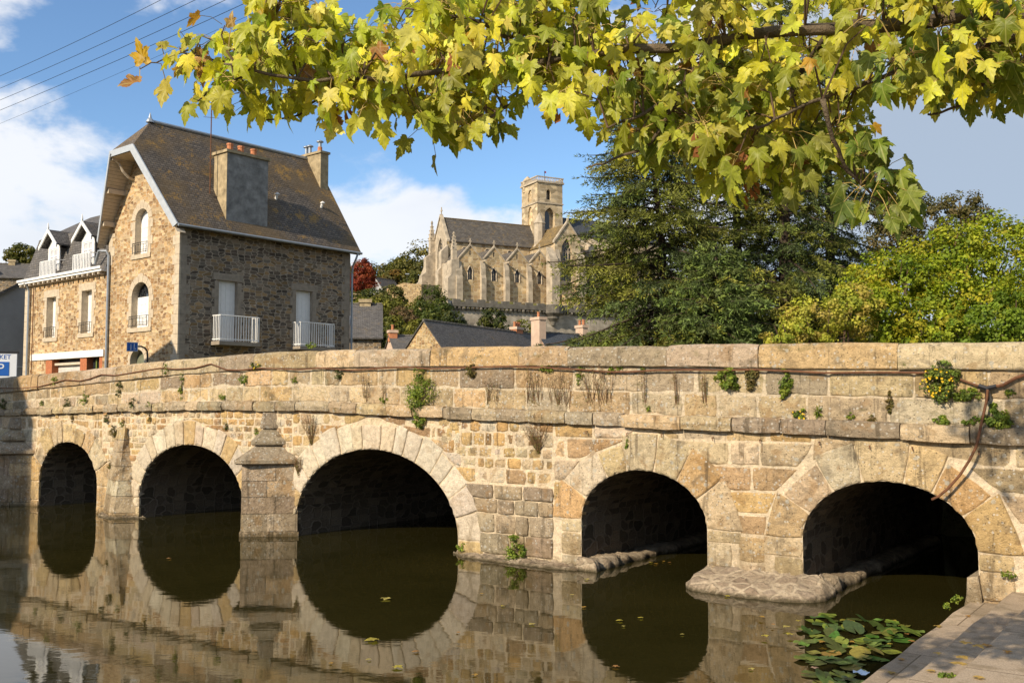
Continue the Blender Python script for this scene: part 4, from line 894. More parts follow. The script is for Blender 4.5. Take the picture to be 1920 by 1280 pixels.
def buttress(x0, x1, y0, y1, z0, z1, slope=1.6, name='buttress', m=M_CHURCHP, steps=2, axis='y'):
    """stepped buttress leaning against a wall at y1 (or x1), weathered slopes facing outward"""
    mb = MB(); zc = z0+(z1-z0)*.62
    prof = [(y0, z0), (y0, zc), (y0+(y1-y0)*.32, zc+.55), (y0+(y1-y0)*.32, z1-slope), (y1, z1), (y1, z0)]
    poly = [(x0, a, b_) for a, b_ in prof]; mb.prism(poly, (x1-x0, 0, 0)); return part(mb, name, m)
def buttress_w(y0, y1, x0, x1, z0, z1, slope=1.6, m=M_CHURCHP):
    mb = MB(); zc = z0+(z1-z0)*.6; prof = [(x0, z0), (x0, zc), (x0+(x1-x0)*.3, zc+.6), (x0+(x1-x0)*.3, z1-slope), (x1, z1), (x1, z0)]
    mb.prism([(a, y0, b_) for a, b_ in prof], (0, y1-y0, 0)); return part(mb, 'buttress', m)
def pinnacle(x, y, z0, z1, r_=.34):
    mb = MB(); zm = z0+(z1-z0)*.4; mb.box(x-r_, x+r_, y-r_, y+r_, z0, zm); f = lambda r, z: [(x-r, y-r, z), (x+r, y-r, z), (x+r, y+r, z), (x-r, y+r, z)]
    mb.frustum(f(r_*1.12, zm), f(.05, z1)); n = 5
    for i in range(n):
        t = (i+.5)/n; rr = r_*1.12*(1-t)+.05
        for a in (-1, 1):
            for c in (-1, 1): mb.box(x+a*rr-.07, x+a*rr+.07, y+c*rr-.07, y+c*rr+.07, zm+(z1-zm)*t, zm+(z1-zm)*t+.18)
    mb.box(x-.11, x+.11, y-.11, y+.11, z1-.15, z1+.12); return part(mb, 'pinnacle', M_CHURCHP)
# south chapels: four gabled bays
YS = -7.0; XC = [1.0, 5.35, 9.7, 13.95]; HWB = 2.17
for i, x in enumerate(XC):
    x0, x1 = x-HWB, min(x+HWB, 16.2); mb = MB()
    lp = gothic(x-.46, x+.46, 22.7, 23.9, 25.0); sl_ = rect(x-.14, x+.14, 26.7, 27.5)
    mb.panel([(x0, ZG), (x1, ZG), (x1, 25.95), (x, 28.35), (x0, 25.95)], [lp, sl_], south(YS), .38, mi=0, rmi=1)
    if i == 0: mb.add([(x0, 0, ZG), (x0, YS, ZG), (x0, YS, 25.95), (x0, 0, 25.95)], [(0, 1, 2, 3)])
    chp = part(mb, 'chapel_wall', [M_CHURCHR, M_CHURCHP]); win(lp, south(YS), .3, chp, 2)
    o = MB(); o.add([(a, YS+.3, b_) for a, b_ in sl_], [(0, 1, 2, 3)]); o.build('slit', M_GLASS, chp)
    sr = MB()
    for k in range(len(lp)-3):                    # pale stone surround
        a, c = lp[k+1], lp[k+2]; sr.tube([(a[0], YS-.02, a[1]), (c[0], YS-.02, c[1])], .085, 4)
    sr.tube([(lp[0][0], YS-.02, lp[0][1]), (lp[-1][0], YS-.02, lp[-1][1])], .085, 4); sr.build('window_surround', M_CHURCHP, chp)
    rf = MB()
    for s in (-1, 1): rf.prism([(x, YS+.15, 28.2), (x, 0, 28.2), (x+s*(HWB+.0), 0, 25.75), (x+s*(HWB+.0), YS+.15, 25.75)], (0, 0, -.12))
    part(rf, 'chapel_roof', M_SLATEC)
    cp_ = MB()
    for s in (-1, 1): cp_.prism([(x, YS-.14, 28.25), (x+s*(HWB+.06), YS-.14, 25.85), (x+s*(HWB+.06), YS-.14, 26.1), (x, YS-.14, 28.6)], (0, .42, 0))
    cp_.box(x-.07, x+.07, YS-.06, YS+.06, 28.5, 29.5); cp_.box(x-.24, x+.24, YS-.05, YS+.05, 28.95, 29.1); part(cp_, 'gable_coping', M_CHURCHP)
for x in (3.18, 7.53, 11.85): 
    buttress(x-.42, x+.42, YS-.75, YS, ZG, 26.0, 1.4)
    g_ = MB(); g_.box(x-.11, x+.11, YS-1.5, YS-.2, 25.72, 25.95); part(g_, 'gargoyle', M_CHURCHP)
# west end corner and porch side
buttress_w(-7.4, -5.6, -3.1, -1.15, ZG, 25.9, .2); buttress(-1.7, -.6, YS-.7, YS, ZG, 25.6); pinnacle(-1.75, -6.6, 25.6, 30.3, .38)
mb = MB(); mb.box(-1.2, -.9, -6.9, 0, ZG, 25.9); part(mb, 'chapel_end_wall', M_CHURCHP)
buttress_w(-.6, .6, -1.9, -.1, ZG, 29.3, 1.2); buttress_w(4.9, 6.0, -2.6, -.1, ZG, 29.0, 1.2); pinnacle(-.5, 5.6, 28.6, 34.2, .42)
mb = MB(); mb.panel([(13.0, ZG), (5.5, ZG), (5.5, 29.6), (6.4, 30.3), (13.0, 24.6)][::-1], [wcopy(gothic(-9.6, -7.9, 22.5, 26, 27.8))[::-1]], west(-.05), .5); part(mb, 'aisle_front', M_CHURCHP)
win(wcopy(gothic(-9.6, -7.9, 22.5, 26, 27.8))[::-1], west(-.05), .45); buttress_w(12.2, 13.3, -2.2, -.05, ZG, 24.4, 1.5); buttress_w(7.0, 7.7, -1.4, -.05, ZG, 28.2, 1.5)
rf = MB(); rf.prism([(0, 13, 24.5), (0, 5.5, 30.2), (17, 5.5, 30.2), (17, 13, 24.5)], (0, 0, -.2)); part(rf, 'aisle_roof', M_SLATEC)
pd = MB(); pd.box(-2.0, -.2, .9, 1.0, ZG, 22); pd.box(-2.2, -2.0, -5.4, -4.2, ZG, 21.9); part(pd, 'porch_screen', plain('faded_red', (.32, .15, .09), .9))
# tower
tw = MB(); up1 = gothic(19.25, 20.15, 39.0, 40.2, 40.95); low1 = gothic(18.9, 21.0, 33.6, 36.2, 37.6)
upw = [(1.9, 38.9), (1.9, 40.4), (2.4, 41.0), (2.9, 41.0), (3.4, 40.4), (3.4, 38.9)]; loww = [(1.7, 34.6), (1.7, 37), (2.2, 37.9), (2.9, 37.9), (3.4, 37), (3.4, 34.6)]
tw.panel([(17.4, ZG), (22.6, ZG), (22.6, 42.2), (17.4, 42.2)], [up1, low1], south(-.1), 1.0)
tw.panel([(5.8, ZG), (-.1, ZG), (-.1, 42.2), (5.8, 42.2)][::-1], [upw, loww], west(17.4), .3)
tw.add([(22.6, -.1, ZG), (22.6, 5.8, ZG), (22.6, 5.8, 42.2), (22.6, -.1, 42.2)], [(0, 1, 2, 3)]); tw.add([(22.6, 5.8, ZG), (17.4, 5.8, ZG), (17.4, 5.8, 42.2), (22.6, 5.8, 42.2)], [(0, 1, 2, 3)]); tw.add([(17.4, -.1, 42.2), (22.6, -.1, 42.2), (22.6, 5.8, 42.2), (17.4, 5.8, 42.2)], [(0, 1, 2, 3)])
two = part(tw, 'tower', M_CHURCH)
o = MB(); o.add([(a, .55, b_) for a, b_ in up1], [tuple(range(len(up1)))]); o.build('belfry_opening', M_GLASS, two)
o = MB(); o.add([(a, .85, b_) for a, b_ in low1], [tuple(range(len(low1)))], mi=1); lw2 = gothic(19.3, 20.35, 33.6, 36.0, 37.2); o.add([(a, .83, b_) for a, b_ in lw2], [tuple(range(len(lw2)))]); o.build('belfry_niche', [M_GLASS, M_CHURCH], two)
o = MB(); o.add([(17.65, a, b_) for a, b_ in upw], [tuple(range(6))]); o.add([(17.65, a, b_) for a, b_ in loww], [tuple(range(6))]); o.build('blind_arch', M_CHURCHR, two)
cr = MB()
for z, h, e in ((38.25, .22, .14), (42.0, .32, .24)): cr.box(17.4-e, 22.6+e, -.1-e, 5.8+e, z, z+h)
cr.build('cornice', M_CHURCHP, two)
bl = MB()
for y in (-.2, 5.9): 
    bl.box(17.25, 22.75, y-.11, y+.11, 42.95, 43.12)
    for i in range(17): bl.lathe((17.4+5.2*i/16, y, 42.3), [(.07, 0), (.11, .22), (.06, .4), (.09, .66)], 6)
for x in (17.3, 22.7):
    bl.box(x-.11, x+.11, -.2, 5.9, 42.95, 43.12)
    for i in range(1, 17): bl.lathe((x, -.2+6.1*i/17, 42.3), [(.07, 0), (.11, .22), (.06, .4), (.09, .66)], 6)
bl.build('balustrade', M_CHURCHP, two)
o = MB(); o.lathe((18.2, 5.0, 41), [(1.0, 0), (1.0, 2.1), (.75, 2.5), (.1, 3.1)], 10); o.build('turret', M_CHURCH, two)
o = MB(); o.tube([(19.6, 1.2, 42.2), (19.6, 1.2, 44.5)], .04, 5); fp_ = o.build('flagpole', M_IRON, two); o = MB(); o.box(19.6, 19.95, 1.19, 1.21, 44.1, 44.45); o.build('flag', plain('red_cloth', (.3, .05, .09), .8), fp_)
o = MB(); o.lathe((17.2, -1.2, ZG), [(1.05, 0), (1.05, 29.7-ZG), (1.2, 29.9-ZG), (1.2, 30.2-ZG), (1.0, 30.4-ZG), (1.0, 34.1-ZG), (1.12, 34.3-ZG), (.12, 36.2-ZG)], 8); part(o, 'stair_turret', M_CHURCHP)
# south transept
YT = -8.6; tl = gothic(17.35, 19.45, 23.3, 28.2, 30.6); mb = MB()
mb.panel([(16.0, ZG), (21.1, ZG), (21.1, 30.3), (18.55, 33.35), (16.0, 29.9)], [tl], south(YT), .8, mi=1, rmi=1); mb.add([(16.0, 0, ZG), (16.0, YT, ZG), (16.0, YT, 29.9), (16.0, 0, 29.9)], [(0, 1, 2, 3)], mi=1); mb.add([(21.1, YT, ZG), (21.1, 0, ZG), (21.1, 0, 30.3), (21.1, YT, 30.3)], [(0, 1, 2, 3)])
tr = part(mb, 'transept_wall', [M_CHURCHR, M_CHURCH]); win(tl, south(YT), .55, tr, 4)
rf = MB(); rf.prism([(18.55, YT+.3, 33.25), (18.55, 0, 33.25), (15.8, 0, 29.7), (15.8, YT+.3, 29.7)], (0, 0, -.15)); part(rf, 'transept_roof', M_SLATEO)
rf = MB(); rf.prism([(18.55, 0, 33.25), (18.55, YT+.3, 33.25), (21.3, YT+.3, 29.9), (21.3, 0, 29.9)], (0, 0, -.15)); part(rf, 'transept_roof', M_SLATEC)
cp_ = MB()
for p, q_ in (((18.55, YT-.18, 33.3), (15.85, YT-.18, 29.7)), ((18.55, YT-.18, 33.3), (21.25, YT-.18, 29.9))): cp_.prism([p, q_, (q_[0], q_[1], q_[2]+.38), (p[0], p[1], p[2]+.42)], (0, .6, 0))
cp_.box(18.4, 18.7, YT-.2, YT+.1, 33.5, 34.1); part(cp_, 'gable_coping', M_CHURCHP)
buttress(14.6, 16.1, YT-1.6, YT+.4, ZG, 28.9, 2.2); buttress(16.1, 16.9, YT-.7, YT, ZG, 28.6); buttress(20.2, 21.6, YT-1.3, YT, ZG, 28.4, 1.2)
mb = MB(); mb.box(16.9, 20.2, YT-.35, YT, ZG, 22.7); mb.prism([(16.9, YT-.35, 22.7), (20.2, YT-.35, 22.7), (20.2, YT, 23.2), (16.9, YT, 23.2)], (0, .0, -.3)); mb.box(16.6, 19.4, YT-2.4, YT-.35, ZG, 20.7); part(mb, 'plinth', M_CHURCHR)
# choir
mb = MB(); mb.panel([(22.6, ZG), (44, ZG), (44, 33.2), (22.6, 33.2)], [], south(.0), .4); mb.add([(44, 0, ZG), (44, 6, ZG), (44, 6, 33.2), (44, 0, 33.2)], [(0, 1, 2, 3)]); part(mb, 'choir_wall', M_CHURCH)
rf = MB(); rf.prism([(22.5, -.4, 33.0), (44.2, -.4, 33.0), (44.2, 2.9, 36.7), (22.5, 2.9, 36.7)], (0, 0, -.15)); rf.prism([(44.2, 6.2, 33.0), (22.5, 6.2, 33.0), (22.5, 2.9, 36.7), (44.2, 2.9, 36.7)], (0, 0, -.15)); part(rf, 'choir_roof', M_SLATEB)
wl = [gothic(x-.75, x+.75, 23.6, 27.2, 28.8) for x in (23.4, 26.6, 29.8, 33.0)]; mb = MB(); mb.panel([(21.1, ZG), (36, ZG), (36, 30.0), (21.1, 30.0)], wl, south(-4.6), .6, mi=0); ca = part(mb, 'choir_aisle', M_CHURCH)
for lp in wl: win(lp, south(-4.6), .5, ca, 2)
for x in (21.9, 25.0, 28.2, 31.4, 34.6):
    buttress(x-.5, x+.5, -6.8, -4.6, ZG, 30.6, .6); fl = MB(); fl.prism([(x-.25, -6.0, 30.2), (x-.25, 0, 32.8), (x-.25, 0, 32.1), (x-.25, -5.2, 29.6)], (.5, 0, 0)); part(fl, 'flying_buttress', M_CHURCHP)

# ------------------------------------------------------------------ rampart below the church
RM = thing('rampart_wall', 'long grey rampart wall with corbelled battlements below the church', 'rampart', CH0, CH_A)
YR = -15.2
mb = MB(); mb.box(-5.6, 40, YR, YR+.9, 4, 17.05); mb.build('wall', M_RAMP, RM)
mb = MB(); mb.box(-5.9, 10.4, YR-.55, YR+.6, 17.3, 18.0); mb.box(13.2, 40, YR-.55, YR+.6, 17.2, 17.9); x = -5.9
k = 0
while x < 10:
    mb.box(x, x+1.25, YR-.55, YR-.1, 18.0, 18.42+R.uniform(-.05, .06)); x += 2.1
x = 13.4
while x < 38: mb.box(x, x+1.25, YR-.55, YR-.1, 17.9, 18.3); x += 2.2
mb.build('battlement', M_RAMPD, RM)
x = -5.6
while x < 38:
    if not 10.2 < x < 13.2:
        cb = MB(); cb.box(x-.17, x+.17, YR-.50, YR, 17.0, 17.3); cb.tube([(x-.17, YR-.12, 16.95), (x+.17, YR-.12, 16.95)], .22, 8); cb.build('corbel', M_RAMPD if int(x*3) % 3 else M_RAMP, RM)
    x += .74
mb = MB(); mb.lathe((11.8, YR-.1, 15.6), [(.35, -.6), (.5, 0), (1.0, .5), (1.0, .8), (1.3, 1.05), (1.6, 1.3), (1.6, 2.6), (1.45, 2.65)], 18); mb.build('bartizan', M_RAMPD, RM)
mb = MB(); pts = [(-5.4, YR+.2), (-7.2, YR+2.4), (-8.0, YR+5.5), (-8.8, YR+9.0)]
for i in range(3):
    for s in range(4):
        a = [pts[i][k]+(pts[i+1][k]-pts[i][k])*s/4 for k in (0, 1)]; c = [pts[i][k]+(pts[i+1][k]-pts[i][k])*(s+1)/4 for k in (0, 1)]; zt = 18.1+(i*4+s)*.26
        d = Vector((c[0]-a[0], c[1]-a[1])); nn = Vector((-d.y, d.x)).normalized()*.35; mb.prism([(a[0], a[1], 6), (c[0], c[1], 6), (c[0]+nn.x, c[1]+nn.y, 6), (a[0]+nn.x, a[1]+nn.y, 6)], (0, 0, zt-6+R.uniform(-.1, .1)))
mb.build('stepped_wall', M_RAMP, RM)
def wall_px(name, label, pts, Y, h, th=.5, m=M_GWALL):
    """stone garden wall whose crest passes through the given photo points"""
    P = [at(x, y, yy) for (x, y), yy in zip(pts, Y)]; mb = MB(); o = Vector((P[0].x, P[0].y, 0))
    for a, c in zip(P[:-1], P[1:]):
        d = (c-a); d.z = 0; nn = Vector((-d.y, d.x, 0)).normalized()*th; mb.prism([a-o-Vector((0, 0, h)), c-o-Vector((0, 0, h)), c-o, a-o], nn)
    return tag(mb.build(name, m, loc=o), label, 'wall')
wall_px('terrace_wall', 'low sunlit rubble wall with squared corner left of the church front', [(725, 541), (757, 530), (790, 533), (822, 535)], (150, 142, 142, 147), 6)
wall_px('garden_wall', 'short tan garden wall below the red tree', [(640, 549), (687, 551)], (136, 137), 4)

# ------------------------------------------------------------------ other houses
def gable_house(name, label, P0, ang, L, Wd, ze, zr, mats, zb=0., cat='house', over=.25, roofname='roof', ridge=True):
    """gabled block: local x along the ridge (L), y across (Wd), near corner at the origin"""
    o = thing(name, label, cat, P0, ang); mw, mr = mats
    mb = MB(); mb.panel([(0, zb), (L, zb), (L, ze), (0, ze)], [], south(0)); mb.panel([(Wd, zb), (0, zb), (0, ze), (Wd/2, zr), (Wd, ze)][::-1], [], west(0)); mb.add([(L, Wd, zb), (0, Wd, zb), (0, Wd, ze), (L, Wd, ze)], [(0, 1, 2, 3)]); mb.add([(L, 0, zb), (L, Wd, zb), (L, Wd, ze), (L, Wd/2, zr), (L, 0, ze)], [(0, 1, 2, 3, 4)])
    mb.build('wall', mw, o); sl_ = (zr-ze)/(Wd/2); rf = MB(); g = over
    for s in (0, 1):
        y0 = -g if not s else Wd+g; z0 = ze-sl_*g+.12; poly = [(-.12, y0, z0), (L+.12, y0, z0), (L+.12, Wd/2, zr+.12), (-.12, Wd/2, zr+.12)]; rf.prism(poly if not s else poly[::-1], (0, 0, -.1))
    r_ = rf.build(roofname, mr, o)
    if ridge:
        rt = MB(); n = int(L/.4)
        for i in range(n): rt.tube([(-.1+(L+.2)*i/n, Wd/2, zr+.10), (-.1+(L+.2)*(i+.93)/n, Wd/2, zr+.13)], .09, 6)
        rt.build('ridge_tile', M_RAMPD, r_)
    return o, r_
def chimney(parent, x0, x1, y0, y1, z0, z1, m, pots=2, cap=True):
    c = MB(); c.box(x0, x1, y0, y1, z0, z1); o = c.build('chimney', m, parent)
    if cap: k = MB(); k.box(x0-.07, x1+.07, y0-.07, y1+.07, z1-.22, z1); k.build('chimney_cap', M_PINK if m is not M_CEMENTY else M_CEMENTY, o)
    for i in range(pots): p = MB(); t = (i+.5)/pots; p.lathe((x0+(x1-x0)*t if x1-x0 > y1-y0 else (x0+x1)/2, y0+(y1-y0)*t if y1-y0 >= x1-x0 else (y0+y1)/2, z1), [(.12, 0), (.10, .35), (.13, .37), (.13, .43)], 8); p.build('chimney_pot', M_TERRA, o)
    return o
# barn with a long slate roof just beyond the bridge
a = rad(60); dB = Vector((math.cos(a), math.sin(a), 0)); P = at(795, 600, 70); q0 = Vector((P.x, P.y, 0))-Vector((-dB.y, dB.x, 0))*2.1
bn, bnr = gable_house('slate_barn', 'long barn with dark slate roof and rubble gable behind the middle arch', q0, a, 17.2, 4.2, 5.6, 8.2, (M_GWALL, M_SLATE2), 1)
chimney(bn, 13.2, 14.3, 2.0, 2.6, 7.6, 8.75, M_TERRA, 3)
iv = MB(); iv.lathe((-.1, 2.95-2.4, 5.2), [(.25, 0), (.4, .3), (.3, .9), (.1, 1.3)], 7)
# low roof with skylight beside the big house
P = at(640, 579, 62); hA, hAr = gable_house('skylight_house', 'lichened slate roofed house with one skylight right of the stone house', (P.x-1.0, P.y-3.0, 0), rad(8), 3.9, 7., 6.35, 8.6, (M_SIDE, M_SLATE2), 1)
chimney(hA, 2.55, 3.25, 3.2, 4.1, 8.1, 9.0, M_CEMENTY, 0)
def skylight(parent, x, y0, y1, w, zf):
    m = MB(); 
    P_ = [(x, y0, zf(y0)+.17), (x+w, y0, zf(y0)+.17), (x+w, y1, zf(y1)+.17), (x, y1, zf(y1)+.17)]; m.prism(P_, (0, 0, -.06)); o = m.build('skylight', M_ZINC, parent)
    g = MB(); e = .09; g.add([(x+e, y0+e*.7, zf(y0+e*.7)+.175), (x+w-e, y0+e*.7, zf(y0+e*.7)+.175), (x+w-e, y1-e*.7, zf(y1-e*.7)+.175), (x+e, y1-e*.7, zf(y1-e*.7)+.175)], [(0, 1, 2, 3)]); g.build('pane', M_GLASS, o)
skylight(hAr, 1.25, 1.0, 2.0, .75, lambda y: 6.35+y*(2.25/3.5))
P = at(742, 640, 75); hB, _ = gable_house('dormer_cottage', 'small cottage with brown roof and white dormer left of the barn', (P.x, P.y, 0), rad(20), 3.2, 4., 6.2, 7.6, (M_PINK, M_SLATE2), 1); chimney(hB, -.1, .5, 1.6, 2.3, 7.2, 8.1, M_TERRA, 1)
m = MB(); m.box(1.3, 2.0, -.05, 1.2, 6.3, 7.0); m.prism([(1.2, -.15, 7.0), (2.1, -.15, 7.0), (1.65, -.15, 7.35)], (0, 1.5, 0)); m.build('dormer', M_WHITE, hB)
P = at(1025, 624, 78); hC, hCr = gable_house('brick_stack_house', 'house with blue slate roof and two pale brick chimneys behind the bridge', (P.x+.45, P.y-1.9, 0), rad(32), 4.2, 4.2, 5.9, 7.9, (M_PINK, M_SLATEB), 1)
chimney(hC, -.30, .32, 1.5, 2.7, 6.8, 9.2, M_PINK, 1); chimney(hC, 4.0, 4.5, 1.6, 2.6, 7.2, 8.75, M_PINK, 2); skylight(hCr, 3.1, 1.2, 1.55, .35, lambda y: 5.9+y*(2./2.1))
vp_ = MB(); vp_.tube([(4.25, -.3, 6.6), (4.25, .9, 7.6)], .05, 6); vp_.build('vent_pipe', M_WHITE, hC)
P = at(738, 512, 158); gable_house('grey_cottage', 'small grey gabled cottage between the red tree and the church', (P.x-1.6, P.y, 0), rad(60), 5, 3.2, 20.8, 22.9, (M_RENDER, M_SLATE2), 17)
# left edge of the town
mb = MB(); G0 = Vector((-24.5, 47, 0)); gh = thing('rendered_house', 'plain grey rendered house wall in shade left of the stone house', 'house', G0, rad(50.1))
mb.panel([(-3, 1), (6, 1), (6, 11.4), (-3, 5.75)], [], south(0)); mb.add([(-3, 0, 1), (-3, 0, 5.75), (-3, 5, 5.2), (-3, 5, 1)], [(0, 1, 2, 3)]); mb.add([(6, 0, 1), (6, 5, 1), (6, 5, 10.5), (6, 0, 11.4)], [(0, 1, 2, 3)]); mb.build('wall', M_RENDER, gh)
mb = MB(); mb.prism([(-3.2, -.2, 5.75), (6.2, -.2, 11.64), (6.2, 5.1, 10.6), (-3.2, 5.1, 5.2)], (0, 0, -.14)); mb.build('roof', M_SLATE2, gh)
mb = MB(); mb.box(-.2, 2.2, -.03, .0, 4.06, 4.10); mb.build('cable', M_SIGNW, gh)
P = at(-10, 500, 95); hD, _ = gable_house('hillside_house', 'distant slate roofed house with small stone chimney at the left edge', (P.x, P.y-2.5, 0), rad(12), 5.2, 5, 14.4, 15.9, (M_SIDE, M_SLATE2), 6); chimney(hD, 1.8, 2.4, 2.2, 2.9, 15.2, 16.4, M_CEMENTY, 0)
for x in (.55, 3.0):
    m = MB(); m.box(x, x+.7, -.06, .0, 12.6, 13.6); f = m.build('window', M_WHITE, hD); g = MB(); g.box(x+.08, x+.62, -.08, -.06, 12.7, 13.5); g.build('pane', M_GLASS, f)
m = MB(); m.box(.5, 1.4, -.1, 1.4, 14.2, 15.1); f = m.build('dormer', M_PINK, hD); g = MB(); g.box(.65, 1.25, -.13, -.1, 14.3, 14.95); g.build('pane', M_GLASS, f)
# neighbours outside the frame on the left bank whose shadows reach the bridge and the house
def qr(q_, r_): return Vector((q_*.731-r_*.682, -q_*.682-r_*.731, 0))
def caster(name, label, q0, q1, r_, prof):
    """stone gable facing away from the sun; prof = outline in (q, z)"""
    d = Vector((.731, -.682, 0)); back = Vector((-.682, -.731, 0)); o = qr(q0, r_); mb = MB(); mb.prism([(q_-q0, 0, z) for q_, z in prof], (0, -4.0, 0))
    t = thing(name, label, 'house', o, math.atan2(d.y, d.x)); mb.build('wall', M_GWALL, t); rf = MB()
    for (qa, za), (qb, zb_) in zip(prof[2:-1], prof[3:]): rf.prism([(qa-q0, .2, za+.02), (qb-q0, .2, zb_+.02), (qb-q0, -4.2, zb_+.02), (qa-q0, -4.2, za+.02)], (0, 0, .1))
    rf.build('roof', M_SLATE2, t)
caster('riverside_house', 'narrow stone house on the left bank outside the view', -26.6, -22.1, 6, [(-26.6, 0), (-22.12, 0), (-22.12, 10.1), (-24.3, 13.3), (-26.6, 10.1)])
caster('roadside_house', 'stone house by the road outside the view to the left', -38, -31.5, -7, [(-38, 0), (-31.5, 0), (-31.5, 8.2), (-33.6, 10.7), (-38, 8.9)])

# ------------------------------------------------------------------ signs, wires, lamp
def text(body, size, loc, parent, m, name, ext=.003, rot=(rad(90), 0, 0), align='CENTER'):
    cu = bpy.data.curves.new(name, 'FONT'); cu.body = body; cu.size = size; cu.align_x = align; cu.align_y = 'CENTER'; cu.extrude = ext; cu.materials.append(m)
    tmp = bpy.data.objects.new(name, cu); COL.objects.link(tmp); dg = bpy.context.evaluated_depsgraph_get(); me = bpy.data.meshes.new_from_object(tmp.evaluated_get(dg)); bpy.data.objects.remove(tmp)
    o = bpy.data.objects.new(name, me); COL.objects.link(o); o.parent = parent; o.location = loc; o.rotation_euler = rot; return o
P = at(4, 700, 27); ps = thing('parking_sign', 'white sign board with blue parking square at the left end of the bridge', 'sign', (P.x, P.y, 0), rad(12))
m = MB(); m.box(-.75, .36, 0, .06, 2.5, 3.64); m.build('board', M_SIGNW, ps); m = MB(); m.box(-.8, .4, -.02, .08, 3.64, 3.69); m.build('top_rail', M_IRON, ps)
m = MB(); m.box(-.24, .17, -.012, 0, 3.02, 3.40); m.build('blue_square', M_BLUE, ps); text('P', .36, (-.04, -.016, 3.21), ps, M_SIGNW, 'letter'); text('MARKET', .17, (.21, -.004, 3.53), ps, M_BLUE, 'lettering', align='RIGHT')
m = MB(); m.box(-.3, .18, -.006, 0, 2.89, 2.905); m.build('rule', M_IRON, ps)
for x in (-.6, .25): m = MB(); m.tube([(x, .03, 1.5), (x, .03, 2.5)], .04, 8); m.build('post', M_ZINC, ps)
P = at(248, 650, 35); bs = thing('information_sign', 'small square blue road sign with white marks in front of the house', 'sign', (P.x, P.y, P.z), rad(18))
m = MB(); m.box(-.19, .19, 0, .03, -.165, .165); m.build('plate', M_SIGNW, bs); m = MB(); m.box(-.172, .172, -.006, 0, -.147, .147); m.build('blue_field', M_BLUE, bs)
m = MB(); m.box(.055, .075, -.009, -.006, -.12, .12); m.box(-.055, -.035, -.009, -.006, .03, .09); m.box(-.06, -.03, -.009, -.006, -.11, -.04); m.box(-.075, -.015, -.009, -.006, -.01, .01); m.box(.105, .125, -.009, -.006, -.10, -.05); m.build('marking', M_SIGNW, bs)
m = MB(); m.tube([(.17, .03, .02), (.3, .04, .02), (.42, .05, -.03), (.50, .05, -.14), (.52, .05, -.3), (.52, .05, -P.z+1.9)], .03, 8); m.build('post', M_IRON, bs)
for k, (a, c, lab) in enumerate((((0, 143), (310, -4), 'topmost overhead wire crossing the upper left sky'), ((0, 166), (375, -4), 'second overhead wire from the top in the upper left sky'), ((0, 188), (432, -4), 'third overhead wire from the top in the upper left sky'), ((0, 207), (482, -4), 'lowest dark overhead wire in the upper left sky'), ((0, 232), (520, 5), 'faint thin overhead wire below the four dark ones'))):
    ext = lambda p, q_, t: (p[0]+(q_[0]-p[0])*t, p[1]+(q_[1]-p[1])*t); pts = []
    for i in range(13):
        t = -.35+1.75*i/12; x, y = ext(a, c, t); pts.append(at(x, y+10*(4*(t-.5)**2-1)*-.3, 44-14*t))
    m = MB(); o = pts[0]; m.tube([p-o for p in pts], .011 if k < 4 else .006, 4); tag(m.build('power_line', M_IRON, loc=o), lab, 'wire', 'overhead wires over the road')
P = at(763, 535, 150); lp_ = thing('street_lamp', 'slim street lamp on the terrace left of the church', 'street lamp', (P.x, P.y, P.z))
m = MB(); m.tube([(0, 0, -2), (0, 0, 1.7)], .05, 6); m.build('pole', M_IRON, lp_); m = MB(); m.box(-.25, .35, -.12, .12, 1.7, 1.82); m.build('lamp_head', M_ZINC, lp_)

